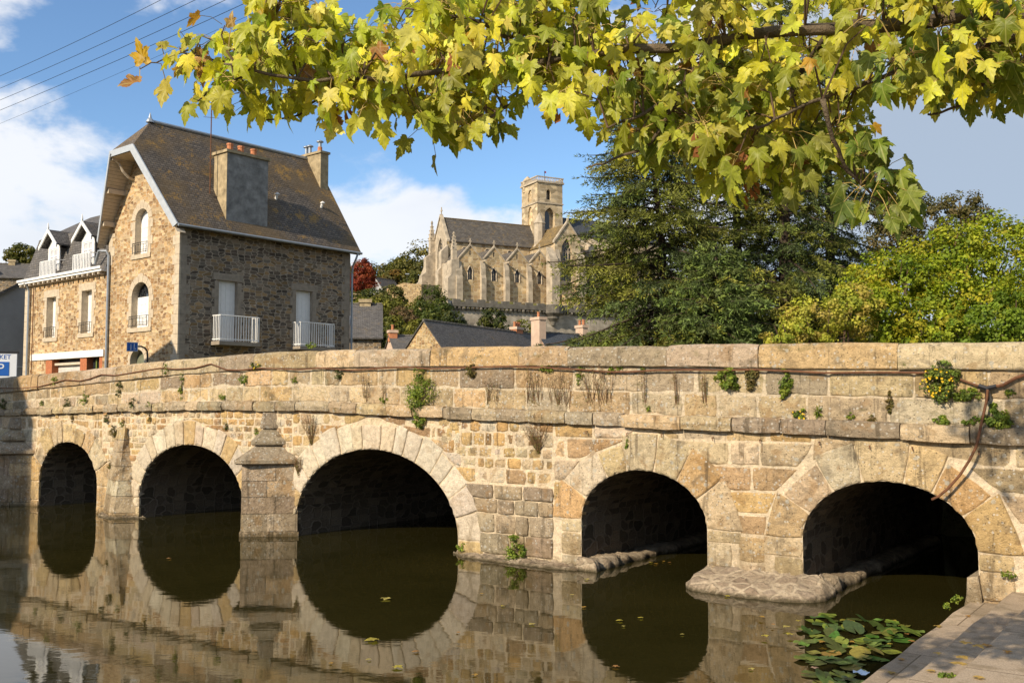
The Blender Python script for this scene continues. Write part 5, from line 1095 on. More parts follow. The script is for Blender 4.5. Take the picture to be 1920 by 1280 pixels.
# ------------------------------------------------------------------ vegetation
def unit(v): return v/np.maximum(np.linalg.norm(v, axis=-1, keepdims=True), 1e-9)
def rdir(n): return unit(NR.normal(size=(n, 3)))
def leaf_faces(C_, D_, N_, L, Wd):
    """diamond leaves: base C, direction D, normal N, length L, width W -> two triangles-ish quads folded on the midrib"""
    S_ = unit(np.cross(D_, N_)); N2 = np.cross(S_, D_); L = L[:, None]; Wd = Wd[:, None]
    b_, t_ = C_, C_+D_*L-N2*L*.12; l_ = C_+D_*L*.45+S_*Wd*.5+N2*Wd*.12; r_ = C_+D_*L*.45-S_*Wd*.5+N2*Wd*.12
    V = np.stack([b_, r_, t_, l_], 1).reshape(-1, 3); k = np.arange(len(C_))*4
    return V, np.stack([k, k+1, k+2, k+3], 1)
def crown(name, parent, blobs, n, size, cols, mat=None, clump=.3, nclump=26, up=.3, weights=None, droop=0., shell=.55):
    """leaves gathered in clumps over the blobs' surfaces: uneven outline with gaps"""
    mat = mat or M_LEAF; pts = []; nrm = []; tn = []; vol = np.array([b_[3]*b_[4]*b_[5] for b_ in blobs])**.67; vol /= vol.sum()
    cols = np.array(cols)
    for bl, vf in zip(blobs, vol):
        nb = int(n*vf); kc = max(4, int(nclump*vf*len(blobs)**.5)); c = np.array(bl[:3]); r_ = np.array(bl[3:6])
        d = rdir(kc); rr = NR.uniform(shell, 1.0, (kc, 1))**.6; cc = c+d*r_*rr; cs = clump*r_.mean()*NR.uniform(.55, 1.35, (kc, 1))
        ct = cols[NR.integers(0, len(cols), kc)]*NR.uniform(.82, 1.2, (kc, 1))
        i = NR.integers(0, kc, nb); e = rdir(nb); p = cc[i]+e*cs[i]*NR.uniform(.25, 1., (nb, 1))**.5*np.array([1, 1, .75])
        pts.append(p); nrm.append(unit(e*.7+d[i]*.5+np.array([0, 0, up])+NR.normal(size=(nb, 3))*.45)); tn.append(ct[i]*NR.uniform(.75, 1.28, (nb, 1)))
    p = np.concatenate(pts); nn = np.concatenate(nrm); t = np.concatenate(tn); m = len(p)
    d = unit(np.cross(nn, NR.normal(size=(m, 3)))+np.array([0, 0, -droop])); s = size*NR.uniform(.65, 1.3, m)
    V, F = leaf_faces(p, d, nn, s, s*.72)
    return mesh_obj(name, V, F, mat, parent, t, uv=False)
def trunk(parent, pts, r0, r1, mat=None, name='trunk', limbs=(), n=9):
    mb = MB(); k = len(pts); mb.tube(pts, [r0+(r1-r0)*i/(k-1) for i in range(k)], n)
    for lp in limbs: mb.tube(lp, [r0*.45*(1-.75*i/(len(lp)-1)) for i in range(len(lp))], 6)
    return mb.build(name, mat or M_BARK, parent, smooth=True)
def tree(name, label, cat, base, blobs, n, size, cols, tr=.25, group=None, clump=.3, nclump=26, droop=0., part_name='crown'):
    o = thing(name, label, cat, base, 0, group); top = max(b_[2] for b_ in blobs); c0 = blobs[0]
    pts = [(0, 0, -.5), (c0[0]*.2, c0[1]*.2, top*.35), (c0[0]*.7, c0[1]*.7, top*.75), (c0[0], c0[1], top+.2)]
    limbs = [[(c0[0]*.3, c0[1]*.3, top*.35), ((b_[0])*.6, b_[1]*.6, top*.35+(b_[2]-top*.35)*.6), (b_[0], b_[1], b_[2])] for b_ in blobs[1:]]
    trunk(o, pts, tr, tr*.3, limbs=limbs); crown(part_name, o, blobs, n, size, cols, clump=clump, nclump=nclump, droop=droop); return o
OLIVE = [(0.1232, 0.1148, 0.0216), (0.087, 0.0945, 0.018), (0.1595, 0.135, 0.024), (0.1015, 0.1013, 0.024)]
# wooded hill behind, left of the church
for px, py, Y, w_, h_, cols, lab in ((800, 452, 215, 7.5, 10, OLIVE, 'tall olive green tree rising beside the church front'), (752, 482, 225, 6.5, 8, OLIVE[:2]+[(.12, .10, .02)], 'rounded green tree on the hill left of the tallest one'),
        (712, 488, 240, 7, 7, [(.075, .075, .02), (.06, .068, .018)], 'broad green tree on the skyline above the red tree'), (745, 505, 195, 5.5, 6, [(.17, .10, .02), (.10, .09, .02), (.14, .09, .02)], 'tree with orange brown autumn patches on the hill'),
        (788, 505, 190, 5.5, 7, OLIVE[1:], 'dark green tree low beside the church front'), (668, 492, 235, 6, 6, OLIVE, 'tree on the hill hidden partly by the house roof')):
    P = at(px, py, Y); zb = P.z-h_*1.9
    tree('hill_tree', lab, 'tree', (P.x, P.y, zb), [(0, 0, h_*1.15, w_*.8, w_*.7, h_*.72), (-w_*.55, 0, h_*.85, w_*.7, w_*.5, h_*.55), (w_*.5, -1, h_*.75, w_*.6, w_*.5, h_*.5), (0, -w_*.4, h_*.5, w_*.75, w_*.5, h_*.4)], 11000, .62, cols, .4, 'trees on the wooded hill', .36, 60)
P = at(680, 548, 150); o = thing('red_maple', 'round crimson leaved tree beside the stone house', 'tree', (P.x, P.y, P.z-.6)); trunk(o, [(0, 0, -.5), (0, 0, 1.2), (0, 0, 3.4)], .16, .06)
crown('crown', o, [(0, 0, 3.3, 1.95, 1.8, 2.5), (0, -.2, 2.4, 2.15, 1.9, 1.7)], 7000, .26, [(.25, .045, .02), (.18, .03, .015), (.30, .07, .025)], clump=.28, nclump=70)
# bushes over the slope under the church
BUSH = [(0.142, 0.146, 0.024), (0.182, 0.173, 0.0264), (0.111, 0.118, 0.0216), (0.243, 0.2, 0.036)]
for px, py, Y, w_, h_, ci, lab in ((700, 600, 105, 2.2, 1.7, 0, 'green bush above the skylight roof'), (722, 580, 112, 2.4, 1.8, 1, 'mid green bush on the slope left of centre'), (735, 553, 128, 2.2, 1.6, 3, 'yellowish bush under the terrace wall'),
        (700, 556, 130, 2.4, 1.5, 2, 'dark bush at the foot of the garden wall'), (782, 586, 116, 2.2, 1.6, 1, 'rounded bush in the middle of the slope'), (812, 566, 130, 2.4, 2.8, 4, 'tall dark evergreen bush against the terrace wall'), (795, 596, 112, 2.6, 2.2, 4, 'dark evergreen bush above the barn gable'),
        (822, 592, 120, 2.3, 2.2, 4, 'dark evergreen bush left of the rampart'), (845, 605, 116, 2.0, 1.6, 2, 'low green bush at the foot of the rampart'), (738, 612, 96, 1.6, 1.1, 1, 'small bush low on the rocky slope'), (765, 604, 100, 1.5, 1.0, 5, 'dry brown bush on the rocky slope'), (722, 632, 88, 1.3, 1.0, 2, 'small green bush right of the skylight roof'),
        (780, 618, 92, 1.2, 1.0, 0, 'green shrub beside the barn gable'), (750, 590, 106, 1.8, 1.2, 5, 'brown scrub patch in the middle of the slope'), (925, 600, 138, 2.4, 2.1, 2, 'round dark bush against the foot of the rampart'), (988, 628, 110, 2.0, 2.2, 1, 'green bush at the far end of the barn roof'), (1004, 640, 100, 1.3, 1.5, 3, 'yellow green bush left of the pale chimney'), (665, 565, 128, 1.8, 1.3, 2, 'dark green bush below the red tree'), (690, 572, 120, 2.0, 1.4, 0, 'ivy covered bush under the garden wall')):
    cols = [BUSH[:2], BUSH[1:3]+BUSH[:1], BUSH[2:3]+[(.045, .06, .015)], [(.13, .12, .03), (.10, .10, .025)], [(.075, .10, .018), (.10, .115, .02), (.055, .075, .015)], [(.17, .11, .05), (.12, .09, .035)]][ci]
    P = at(px, py, Y); w_ *= .78; h_ *= .85; o = thing('hillside_bush', lab, 'bush', (P.x, P.y, P.z-h_*.9), 0, 'bushes on the slope below the church')
    crown('foliage', o, [(0, 0, h_*.9, w_, w_*.8, h_), (-w_*.5, .2, h_*.55, w_*.7, w_*.6, h_*.7), (w_*.55, -.2, h_*.5, w_*.7, w_*.6, h_*.7)], 2600, .30 if ci != 5 else .2, cols, clump=.34, nclump=40); trunk(o, [(0, 0, -1.5), (0, 0, h_*.8)], .1, .04, name='stem', n=5)
P = at(45, 485, 125); tree('hill_tree', 'dark green tree behind the distant house at the left edge', 'tree', (P.x, P.y, P.z-6), [(0, 0, 6.3, 2.0, 1.8, 1.5), (-1.3, 0, 5.6, 1.4, 1.2, 1.2), (1.1, 0, 5.8, 1.3, 1.2, 1.3)], 3000, .36, OLIVE[:2], .2, 'trees on the wooded hill', .36, 36)
# trees behind the right-hand shrubs
for px, py, Y, w_, h_, lab in ((1690, 385, 62, 2.0, 1.7, 'thin crowned tree showing above the green shrubs'), (1800, 400, 66, 2.3, 1.6, 'second thin crowned tree above the shrubs towards the right')):
    P = at(px, py, Y); zb = 1.9; H_ = P.z-zb
    o = thing('pine_tree', lab, 'tree', (P.x, P.y, zb)); trunk(o, [(0, 0, -.3), (.2, 0, H_*.5), (0, 0, H_+.8)], .22, .07, limbs=[[(0, 0, H_*.6), (-.8, 0, H_*.85), (-1.4, 0, H_)], [(0, 0, H_*.6), (.8, 0, H_*.8), (1.5, 0, H_*.92)]])
    crown('crown', o, [(0, 0, H_+.6, w_*.6, w_*.5, h_*.5), (-w_*.55, 0, H_, w_*.5, w_*.45, h_*.4), (w_*.5, 0, H_-.1, w_*.55, w_*.5, h_*.42), (0, 0, H_-1.3, w_*.85, w_*.6, h_*.45), (-.6, 0, H_-2.4, w_*1., w_*.7, h_*.6)], 9000, .17, [(.15, .125, .04), (.11, .10, .03), (.17, .13, .05), (.09, .09, .025)], clump=.42, nclump=70)
# dense shrubs right of the conifers, just beyond the bridge
def shrub(name, label, base, blobs, n, size, cols, nclump, clump=.3):
    o = thing(name, label, 'shrub', base); mb = MB()
    for b_ in blobs:
        for k in range(3):
            e = (b_[0]+R.uniform(-.5, .5)*b_[3], b_[1]+R.uniform(-.4, .4)*b_[4], b_[2]+b_[5]*R.uniform(.2, .85)); s = (b_[0]*.4+R.uniform(-.2, .2), b_[1]*.4, -.3)
            mb.tube([s, ((s[0]+e[0])/2+R.uniform(-.2, .2), (s[1]+e[1])/2, e[2]*.55), e], [.05, .035, .01], 5)
    mb.build('stem', M_TWIG, o); crown('foliage', o, blobs, n, size, cols, clump=clump, nclump=nclump, up=.25); return o
LIME = [(0.262, 0.309, 0.0156), (0.213, 0.269, 0.0156), (0.328, 0.35, 0.0234), (0.164, 0.228, 0.0156), (0.36, 0.326, 0.0234)]
GRN = [(0.1275, 0.1938, 0.0144), (0.17, 0.2402, 0.0168), (0.238, 0.279, 0.0192), (0.102, 0.155, 0.0144)]
YG = 22.5
def bl(px, py, Y, rx, ry, rz, base): P = at(px, py, Y); return (P.x-base[0], P.y-base[1], P.z-base[2], rx, ry, rz)
bs_ = (9.0, 24, 1.9)
shrub('broadleaf_shrub', 'big bright yellow green shrub mass rising at the right behind the parapet', bs_, [bl(1700, 560, 23, 1.0, 1, 1.25, bs_), bl(1790, 520, 23.6, 1.15, 1, 1.35, bs_), bl(1880, 500, 24, 1.2, 1, 1.3, bs_), bl(1640, 600, 22.6, .7, .8, .8, bs_), bl(1745, 610, 22.2, .9, .7, .9, bs_), bl(1850, 600, 22.4, 1., .8, 1.1, bs_), bl(1960, 540, 23.6, 1.1, 1, 1.5, bs_), bl(1730, 510, 24.2, .8, .8, .8, bs_), bl(1630, 540, 24, .7, .7, .8, bs_)], 46000, .085, LIME, 260, .26)
bs_ = (6.8, 22, 1.9)
shrub('golden_shrub', 'lower shrub with thin golden yellow leaves between conifers and green shrubs', bs_, [bl(1530, 600, 21.5, .72, .6, .55, bs_), bl(1600, 580, 22, .55, .6, .62, bs_), bl(1470, 630, 21, .5, .5, .32, bs_)], 9500, .065, [(.42, .40, .05), (.36, .37, .04), (.46, .40, .07), (.28, .32, .035), (.38, .30, .06)], 110, .26)
bs_ = (11.3, 22.5, 1.9)
shrub('broadleaf_shrub', 'darker green shrub low at the right edge behind the parapet', bs_, [bl(1890, 610, 21.6, .9, .7, .7, bs_), bl(1960, 600, 21.8, .9, .7, .8, bs_), bl(1800, 630, 21.4, .6, .5, .4, bs_)], 12000, .075, GRN, 110, .28)

def conifer(label, base, H, rad_, seed, n_br=110, low=.04, lean=0., cols=None, bare=.0, group='conifers behind the bridge'):
    """spruce: whorls of drooping boughs carrying brush-like shoots"""
    rg = np.random.default_rng(seed); o = thing('conifer_tree', label, 'tree', base, 0, group)
    trunk(o, [(lean*t*t, 0, H*t-.4*(t == 0)) for t in np.linspace(0, 1, 7)], .27*H/14, .03, M_BARKC)
    cols = np.array(cols or [(.155, .165, .034), (.105, .125, .030), (.20, .195, .04), (.08, .105, .035)]); Cs = []; Ds = []; Ls = []; Ts = []; mb = MB()
    for i in range(n_br):
        t = low+(1-low)*((i+rg.uniform(0, 1))/n_br); zb = H*t; az_ = i*2.399+rg.uniform(-.35, .35)
        L = rad_*(1-t)**.64*rg.uniform(.55, 1.15)+.25; d = np.array([math.cos(az_), math.sin(az_), 0]); sd = np.array([-d[1], d[0], 0]); rise = .42*(t-.35)+rg.uniform(-.20, .16)
        s = np.linspace(0, 1, 9); bend = rg.uniform(-.25, .25); px_ = d*(L*s)[:, None]+sd*(bend*L*s*s)[:, None]+np.array([0, 0, 1.])*(L*(rise*s-.38*s*s+.16*s**4))[:, None]+np.array([lean*t*t, 0, zb])
        mb.tube([tuple(p) for p in px_], [.045*L/rad_*(1-.85*k)+.006 for k in s], 4, cap=False)
        nt = int(11+16*L/rad_*2); s2 = np.sort(rg.uniform(.16, 1., nt)); idx = s2*8; i0 = np.minimum(idx.astype(int), 7); fr = (idx-i0)[:, None]; bp = px_[i0]*(1-fr)+px_[i0+1]*fr
        sgn = np.where(np.arange(nt) % 2, 1., -1.)[:, None]; ax = unit(px_[i0+1]-px_[i0])
        tl = (.18+.30*L*(1.08-s2)*rg.uniform(.6, 1.2, nt)).clip(.14, .85)
        td = unit(ax*.75+sgn*sd*rg.uniform(.45, 1.0, (nt, 1))+np.array([0, 0, 1.])*rg.uniform(-.75, .15, (nt, 1))); td[-1] = ax[-1]
        tone = cols[rg.integers(0, len(cols))]*rg.uniform(.65, 1.35)  # random bough tone, spread widened to paint in deep shadow contrast
        for p, q_, l in zip(bp, td, tl):
            m = max(3, int(l/.075)); k = np.linspace(.08, 1, m)[:, None]; c = p+q_*l*k+np.array([0, 0, -.22])*l*k*k
            r_ = 4; cc = np.repeat(c, r_, 0); nd = unit(np.repeat(q_[None], m*r_, 0)*.95+rg.normal(size=(m*r_, 3))*.55)
            Cs.append(cc); Ds.append(nd); Ls.append(rg.uniform(.085, .15, m*r_)*(1 if l > .2 else .8)); Ts.append(np.repeat((tone*rg.uniform(.8, 1.25))[None], m*r_, 0)*(1+.6*(np.repeat(k, r_, 0) > .85)*np.array([.9, 1., .35])))
    C_, D_, L_, T_ = np.concatenate(Cs), np.concatenate(Ds), np.concatenate(Ls), np.concatenate(Ts)
    V, F = leaf_faces(C_, D_, unit(np.cross(D_, rg.normal(size=D_.shape))), L_*1.12, L_*.21)
    mb.build('bough', M_BARKC, o, uv=False); mesh_obj('needle_foliage', V, F, M_NEEDLE, o, T_, uv=False); return o
conifer('tallest dark conifer with thick bare trunk behind the bridge', tuple(at(1475, 640, 30).xy)+(1.9,), 14.2, 3.4, 1, 140, .10)
conifer('bushy blue green conifer nearest the church with drooping boughs', tuple(at(1255, 640, 27.5).xy)+(1.9,), 9.4, 4.2, 2, 230, .03, lean=-.7)
conifer('dark conifer between the tall trunk and the shrubs', tuple(at(1560, 640, 33).xy)+(1.9,), 13.0, 2.6, 3, 130, .16, cols=[(.075, .09, .025), (.095, .105, .026)])
conifer('conifer behind the bushy one with a bare reddish trunk', tuple(at(1385, 640, 31).xy)+(1.9,), 12.0, 3.6, 4, 130, .10)
conifer('small young conifer with upright pale shoots low behind the parapet', tuple(at(1345, 640, 25).xy)+(1.9,), 4.4, 2.2, 5, 110, .02, cols=[(.125, .155, .045), (.10, .135, .04)])

# ------------------------------------------------------------------ maple tree on the quay whose boughs hang into the view
MB_ = Vector((4.2, 2.3, .42))
mt = thing('maple_tree', 'maple on the quay with yellow green autumn leaves hanging over the river', 'tree', MB_)
trunk(mt, [(0, 0, -.3), (.05, 0, 1.2), (-.05, .1, 2.6), (-.2, .2, 4.2), (-.1, .3, 6.5)], .24, .10, limbs=[[(-.1, .1, 2.8), (.6, -.5, 3.8), (1.4, -.9, 5)], [(-.1, .15, 3.4), (-.6, -.2, 4.6), (-1.2, -.4, 5.8)]])
pw = lambda pts: [at(x, y, d)-MB_ for x, y, d in pts]
BR = [([(2300, 60, 2.9), (2050, 30, 3.1), (1880, 22, 3.3), (1700, 45, 3.5), (1560, 52, 3.6), (1400, 66, 3.7), (1290, 88, 3.8), (1180, 92, 3.85), (1080, 106, 3.9), (1000, 116, 3.9), (900, 122, 3.9), (815, 136, 3.9), (740, 146, 3.85), (650, 150, 3.85), (560, 150, 3.8), (480, 132, 3.75), (420, 120, 3.75)], .036, .004),
      ([(2250, 20, 3.0), (2080, 20, 2.9), (1920, 60, 3.2), (1850, 85, 3.3), (1760, 105, 3.4), (1680, 130, 3.45), (1600, 165, 3.45), (1540, 185, 3.4), (1470, 215, 3.4), (1420, 240, 3.4)], .017, .005),
      ([(1920, 62, 3.4), (1880, 100, 3.4), (1840, 160, 3.45), (1800, 200, 3.5), (1740, 215, 3.5)], .011, .004),
      ([(1360, 72, 3.75), (1330, 110, 3.6), (1280, 170, 3.5), (1210, 215, 3.5), (1140, 240, 3.5)], .016, .004),
      ([(1080, 106, 3.9), (1040, 130, 3.85), (1000, 165, 3.8), (960, 195, 3.75), (915, 225, 3.7), (880, 250, 3.7)], .014, .004),
      ([(1000, 116, 3.9), (970, 85, 3.8), (930, 55, 3.75), (880, 35, 3.7), (800, 20, 3.7)], .012, .004),
      ([(1560, 52, 3.6), (1500, 140, 3.9), (1440, 260, 4.0), (1400, 330, 4.0), (1350, 370, 4.)], .015, .004),
      ([(1540, 185, 3.25), (1560, 260, 3.3), (1590, 320, 3.4), (1640, 370, 3.5), (1690, 400, 3.5)], .010, .003),
      ([(1280, 170, 3.5), (1220, 270, 3.55), (1150, 300, 3.6), (1100, 315, 3.6)], .009, .003),
      ([(650, 150, 3.85), (600, 185, 3.8), (560, 215, 3.8), (500, 225, 3.8)], .007, .003),
      ([(560, 150, 3.8), (540, 90, 3.7), (520, 45, 3.7), (500, 10, 3.7)], .007, .003),
      ([(480, 132, 3.75), (400, 165, 3.7), (370, 190, 3.7)], .005, .003), ([(480, 132, 3.75), (400, 110, 3.7), (340, 100, 3.7), (290, 115, 3.7), (262, 130, 3.7)], .005, .002),
      ([(1700, 45, 3.5), (1640, -40, 3.6), (1500, -120, 3.8), (1300, -170, 3.9)], .02, .006), ([(1400, 66, 3.7), (1300, -10, 3.7), (1150, -60, 3.8), (1000, -90, 3.8)], .015, .005), ([(2050, 30, 3.1), (2000, 150, 3.2), (1930, 230, 3.3)], .012, .004),
      ([(2600, -1300, 2.9), (2000, -1180, 3.4), (1500, -1000, 4.0), (1100, -930, 4.3), (800, -900, 4.4)], .03, .006)]
segs = []
for pts, r0, r1 in BR:
    if r0 > .03: pts = [(x, y, d-.22*min(1, max(0, (2000-x)/500))) for x, y, d in pts]
    P = pw(pts)
    if pts[0][0] > 2200: P = [Vector((-.05, .1, 2.9 if r0 > .03 else 3.5 if r0 < .025 else 4.3)), P[0].lerp(Vector((-.05, .1, 3.1)), .45)+Vector((0, 0, .25))]+P
    n = len(P); fine = []
    for i in range(n-1):
        for k in range(3): fine.append(P[i].lerp(P[i+1], k/3)+Vector((R.uniform(-1, 1), R.uniform(-1, 1), R.uniform(-1, 1)))*.006)
    fine.append(P[-1]); m = len(fine); mb = MB(); mb.tube(fine, [r0+(r1-r0)*(i/(m-1))**.8 for i in range(m)], 7)
    mb.build('branch', M_BARK, mt, smooth=True); segs += fine
segs_np = np.array([tuple(p) for p in segs])
# where foliage hangs, as seen from the quay: (outline in photo pixels, depth range, leaf colours, clusters)
YEL = [(.68, .62, .05), (.60, .57, .04), (.74, .67, .10), (.50, .51, .035), (.38, .42, .03)]
MID = [(.35, .355, .03), (.27, .30, .025), (.42, .40, .035), (.21, .25, .022), (.50, .45, .05)]
DKG = [(.17, .22, .025), (.22, .26, .03), (.14, .19, .022), (.28, .30, .035)]
ORA = [(.48, .27, .03), (.42, .20, .04), (.32, .15, .04)]
ZONES = [([(325, 120), (420, 75), (500, 95), (560, 100), (640, 70), (740, 55), (760, 200), (690, 225), (560, 205), (470, 225), (390, 190), (335, 185)], (3.55, 4.0), YEL, 58),
         ([(485, 5), (560, -10), (620, 40), (600, 95), (500, 110)], (3.6, 3.9), YEL, 10),
         ([(740, 20), (1000, -30), (1050, 150), (960, 240), (830, 275), (740, 215)], (3.5, 4.2), YEL, 62),
         ([(740, 150), (900, 180), (905, 270), (815, 295), (770, 235)], (3.6, 4.0), MID, 12),
         ([(960, -60), (1330, -60), (1340, 180), (1180, 190), (1050, 205), (960, 190)], (3.5, 4.3), YEL+MID, 60),
         ([(1120, 170), (1400, 150), (1440, 300), (1300, 300), (1120, 265)], (3.4, 4.1), MID, 44),
         ([(1300, -60), (1640, -60), (1660, 100), (1580, 230), (1380, 260), (1300, 150)], (3.3, 4.2), MID+YEL[:2], 62),
         ([(1290, 260), (1560, 230), (1580, 340), (1420, 345), (1330, 325)], (3.4, 4.1), MID+DKG, 30),
         ([(1570, 250), (1630, 300), (1660, 370), (1600, 385), (1545, 330)], (3.4, 3.8), DKG, 9), ([(1590, 370), (1690, 380), (1670, 410), (1600, 400)], (3.4, 3.7), DKG, 5),
         ([(1620, -60), (2100, -60), (2100, 120), (1900, 150), (1720, 140), (1640, 110)], (3.0, 3.9), MID+YEL[:1], 66),
         ([(1650, 120), (1960, 140), (1960, 190), (1800, 215), (1700, 215), (1655, 180)], (3.2, 3.8), DKG+MID, 26),
         ([(1180, 280), (1290, 270), (1300, 300), (1220, 300)], (3.5, 3.9), MID, 5), ([(1340, 330), (1420, 330), (1400, 380), (1350, 370)], (3.4, 3.9), YEL, 4),
         ([(1000, -300), (2200, -300), (2200, -60), (1000, -60)], (3.0, 4.4), MID, 50), ([(700, -1000), (1500, -1000), (1350, -820), (800, -860)], (4.0, 4.6), MID, 44)]
def inside(p, poly):
    c = False; n = len(poly)
    for i in range(n):
        (x0, y0), (x1, y1) = poly[i], poly[(i+1) % n]
        if (y0 > p[1]) != (y1 > p[1]) and p[0] < (x1-x0)*(p[1]-y0)/(y1-y0)+x0: c = not c
    return c
HALF = [(0, 0), (.10, -.07), (.20, -.12), (.31, -.11), (.46, -.03), (.39, .04), (.44, .11), (.36, .19), (.44, .24), (.47, .33), (.55, .36), (.66, .50), (.55, .49), (.50, .58), (.42, .55), (.33, .57), (.23, .49), (.26, .60), (.31, .64), (.22, .72), (.21, .82), (.13, .84), (.10, .93), (.0, 1.06)]
OUT = np.array([(x, y) for x, y in HALF]+[(-x, y) for x, y in HALF[-2:0:-1]]); NO = len(OUT)
RINGS = [(0, .0), (.5, 0), (1, 0)]
def leaf_mesh(tip_dir, nrm_, L, base, curl, fold, droop, wid):
    s = unit(np.cross(tip_dir, nrm_)); n2 = np.cross(s, tip_dir)
    c = np.array([0, .30]); P2 = np.concatenate([c[None], c+(OUT-c)*.55, OUT])
    x, y = P2[:, 0]*wid, P2[:, 1]; r2 = x*x+(y-.2)**2
    z = fold*np.abs(x)-droop*r2-curl*np.sin(x*7+y*5)*.06-droop*.5*np.maximum(0, np.abs(x)-.25)
    V = base+np.outer(x*L, s)+np.outer(y*L, tip_dir)+np.outer(z*L, n2)
    return V, P2
LF = [(0, 1+(i+1) % NO, 1+i) for i in range(NO)]+[t for i in range(NO) for t in ((1+i, 1+(i+1) % NO, 1+NO+(i+1) % NO), (1+i, 1+NO+(i+1) % NO, 1+NO+i))]
LFn = np.array(LF)
V_, F_, T_, UVs = [], [], [], []; nv = 0; twigs = MB(); stalks = MB(); seeds = MB()
to_cam = np.array([0, -1, .05]); sun_np = np.array(sun_dir); MBn = np.array(MB_)
def add_leaf(base, tip, nr_, L, col, curl=None, wid=None):
    global nv
    v, p2 = leaf_mesh(tip, nr_, L, base, R.uniform(-1, 1) if curl is None else curl, R.uniform(-.05, .55), R.uniform(.0, .75), R.uniform(.70, 1.02) if wid is None else wid)
    V_.append(v); F_.append(LFn+nv); T_.append(np.repeat(np.array(col)[None], len(LF), 0)); UVs.append(p2*1.0); nv += len(v)
for poly, (d0, d1), cols, ncl in [(a_, b_, c_, int(n_*(1.12 if b_[0] < 3.9 and n_ != 34 else 1.5))) for a_, b_, c_, n_ in ZONES]:
    xs_ = [p[0] for p in poly]; ys_ = [p[1] for p in poly]; k = 0; guard_ = 0
    while k < ncl and guard_ < 4000:
        guard_ += 1; p = (R.uniform(min(xs_), max(xs_)), R.uniform(min(ys_), max(ys_)))
        if not inside(p, poly): continue
        k += 1; c = at(p[0], p[1]-30, R.uniform(d0, d1))-MB_; cn_ = np.array(c)
        dd = np.linalg.norm((segs_np-cn_)*np.array([1, .8, 1.]), axis=1); j = int(dd.argmin()); a = segs[j]
        mid = a.lerp(c, .5)+Vector((R.uniform(-.04, .04), R.uniform(-.04, .04), .04)); twigs.tube([a, mid, c], [.0045, .0035, .002], 4, cap=False)
        col0 = np.array(R.choice(cols))
        for _ in range(R.choice([4, 5, 5, 6, 7])):
            pet = rdir(1)[0]*np.array([1, .8, .6])+np.array([0, -.15, -.1]); pet = pet/np.linalg.norm(pet)*R.uniform(.05, .13); s0 = cn_+rdir(1)[0]*.015
            base = s0+pet; tip = unit(pet/np.linalg.norm(pet)*.55+np.array([R.uniform(-.5, .5), R.uniform(-.35, .25), -.95])); nr_ = unit(sun_np*.75+to_cam*.35+rdir(1)[0]*.95)
            nr_ = unit(nr_-tip*np.dot(nr_, tip)); L = R.uniform(.046, .100)*(1 if p[0] < 1300 else .96)
            col = col0*R.uniform(.6, 1.22)*np.array([R.uniform(.86, 1.1), 1, R.uniform(.7, 1.5)])
            if R.random() < .010 or (p[0] < 430 and R.random() < .05): col = np.array(R.choice(ORA))
            add_leaf(base, tip, nr_, L, col)
            stalks.tube([tuple(s0), tuple((s0+base)/2+np.array([0, 0, .012])), tuple(base)], [.0017, .0014, .0014], 3, cap=False)
        if R.random() < .055:                                          # hanging bunches of brown winged seeds
            for q_ in range(7):
                b0 = cn_+np.array([R.uniform(-.02, .02), R.uniform(-.02, .02), -.03-.012*q_]); d = unit(np.array([R.uniform(-.7, .7), R.uniform(-.7, .7), -.8])); s = unit(np.cross(d, to_cam)); w_ = .012
                seeds.add([tuple(b0), tuple(b0+d*.02+s*w_*.6), tuple(b0+d*.05+s*w_*.3), tuple(b0+d*.035-s*w_)], [(0, 1, 2, 3)], (.30, .12, .04))
# the loose orange leaves at the very tip of the long bough
for x, y, L, col, tip in ((268, 118, .10, (.55, .33, .02), (-.25, 0, .9)), (262, 150, .085, (.40, .20, .06), (-.9, -.1, -.25)), (296, 88, .07, (.42, .36, .05), (.9, 0, .1)), (310, 150, .11, (.44, .36, .05), (-.1, -.2, -1)), (370, 100, .08, (.45, .25, .08), (.7, -.3, -.5)), (388, 128, .075, (.42, .20, .07), (-.3, -.3, -.9)), (434, 50, .06, (.42, .26, .08), (0, -.2, .95)), (455, 85, .13, (.42, .42, .07), (.6, -.1, -.75)), (585, 30, .13, (.40, .42, .07), (.7, -.3, -.75)), (515, 62, .12, (.50, .34, .03), (-.5, -.2, .6)), (578, 25, .14, (.44, .43, .09), (-.15, -.3, -1))):
    b0 = np.array(at(x, y, 3.7)-MB_); tp = unit(np.array(tip, float)); nr_ = unit(sun_np+to_cam*.6+rdir(1)[0]*.5); nr_ = unit(nr_-tp*np.dot(nr_, tp)); add_leaf(b0, tp, nr_, L, col, 1.4, .72)
    j = int(np.linalg.norm(segs_np-b0, axis=1).argmin()); stalks.tube([segs[j], (Vector(b0)+segs[j])/2+Vector((0, 0, .03)), tuple(b0)], .002, 3, cap=False)
mesh_obj('leaves', np.concatenate(V_), np.concatenate(F_), M_MAPLE, mt, np.concatenate(T_), smooth=True, uvs=np.concatenate(UVs)*1.0)
twigs.build('twigs', M_TWIG, mt, uv=False)['kind'] = 'stuff'; stalks.build('leaf_stalks', plain('stalk', (.34, .24, .07), .7), mt, uv=False)['kind'] = 'stuff'; so2 = seeds.build('seeds', M_LEAF, mt, uv=False); so2['kind'] = 'stuff'

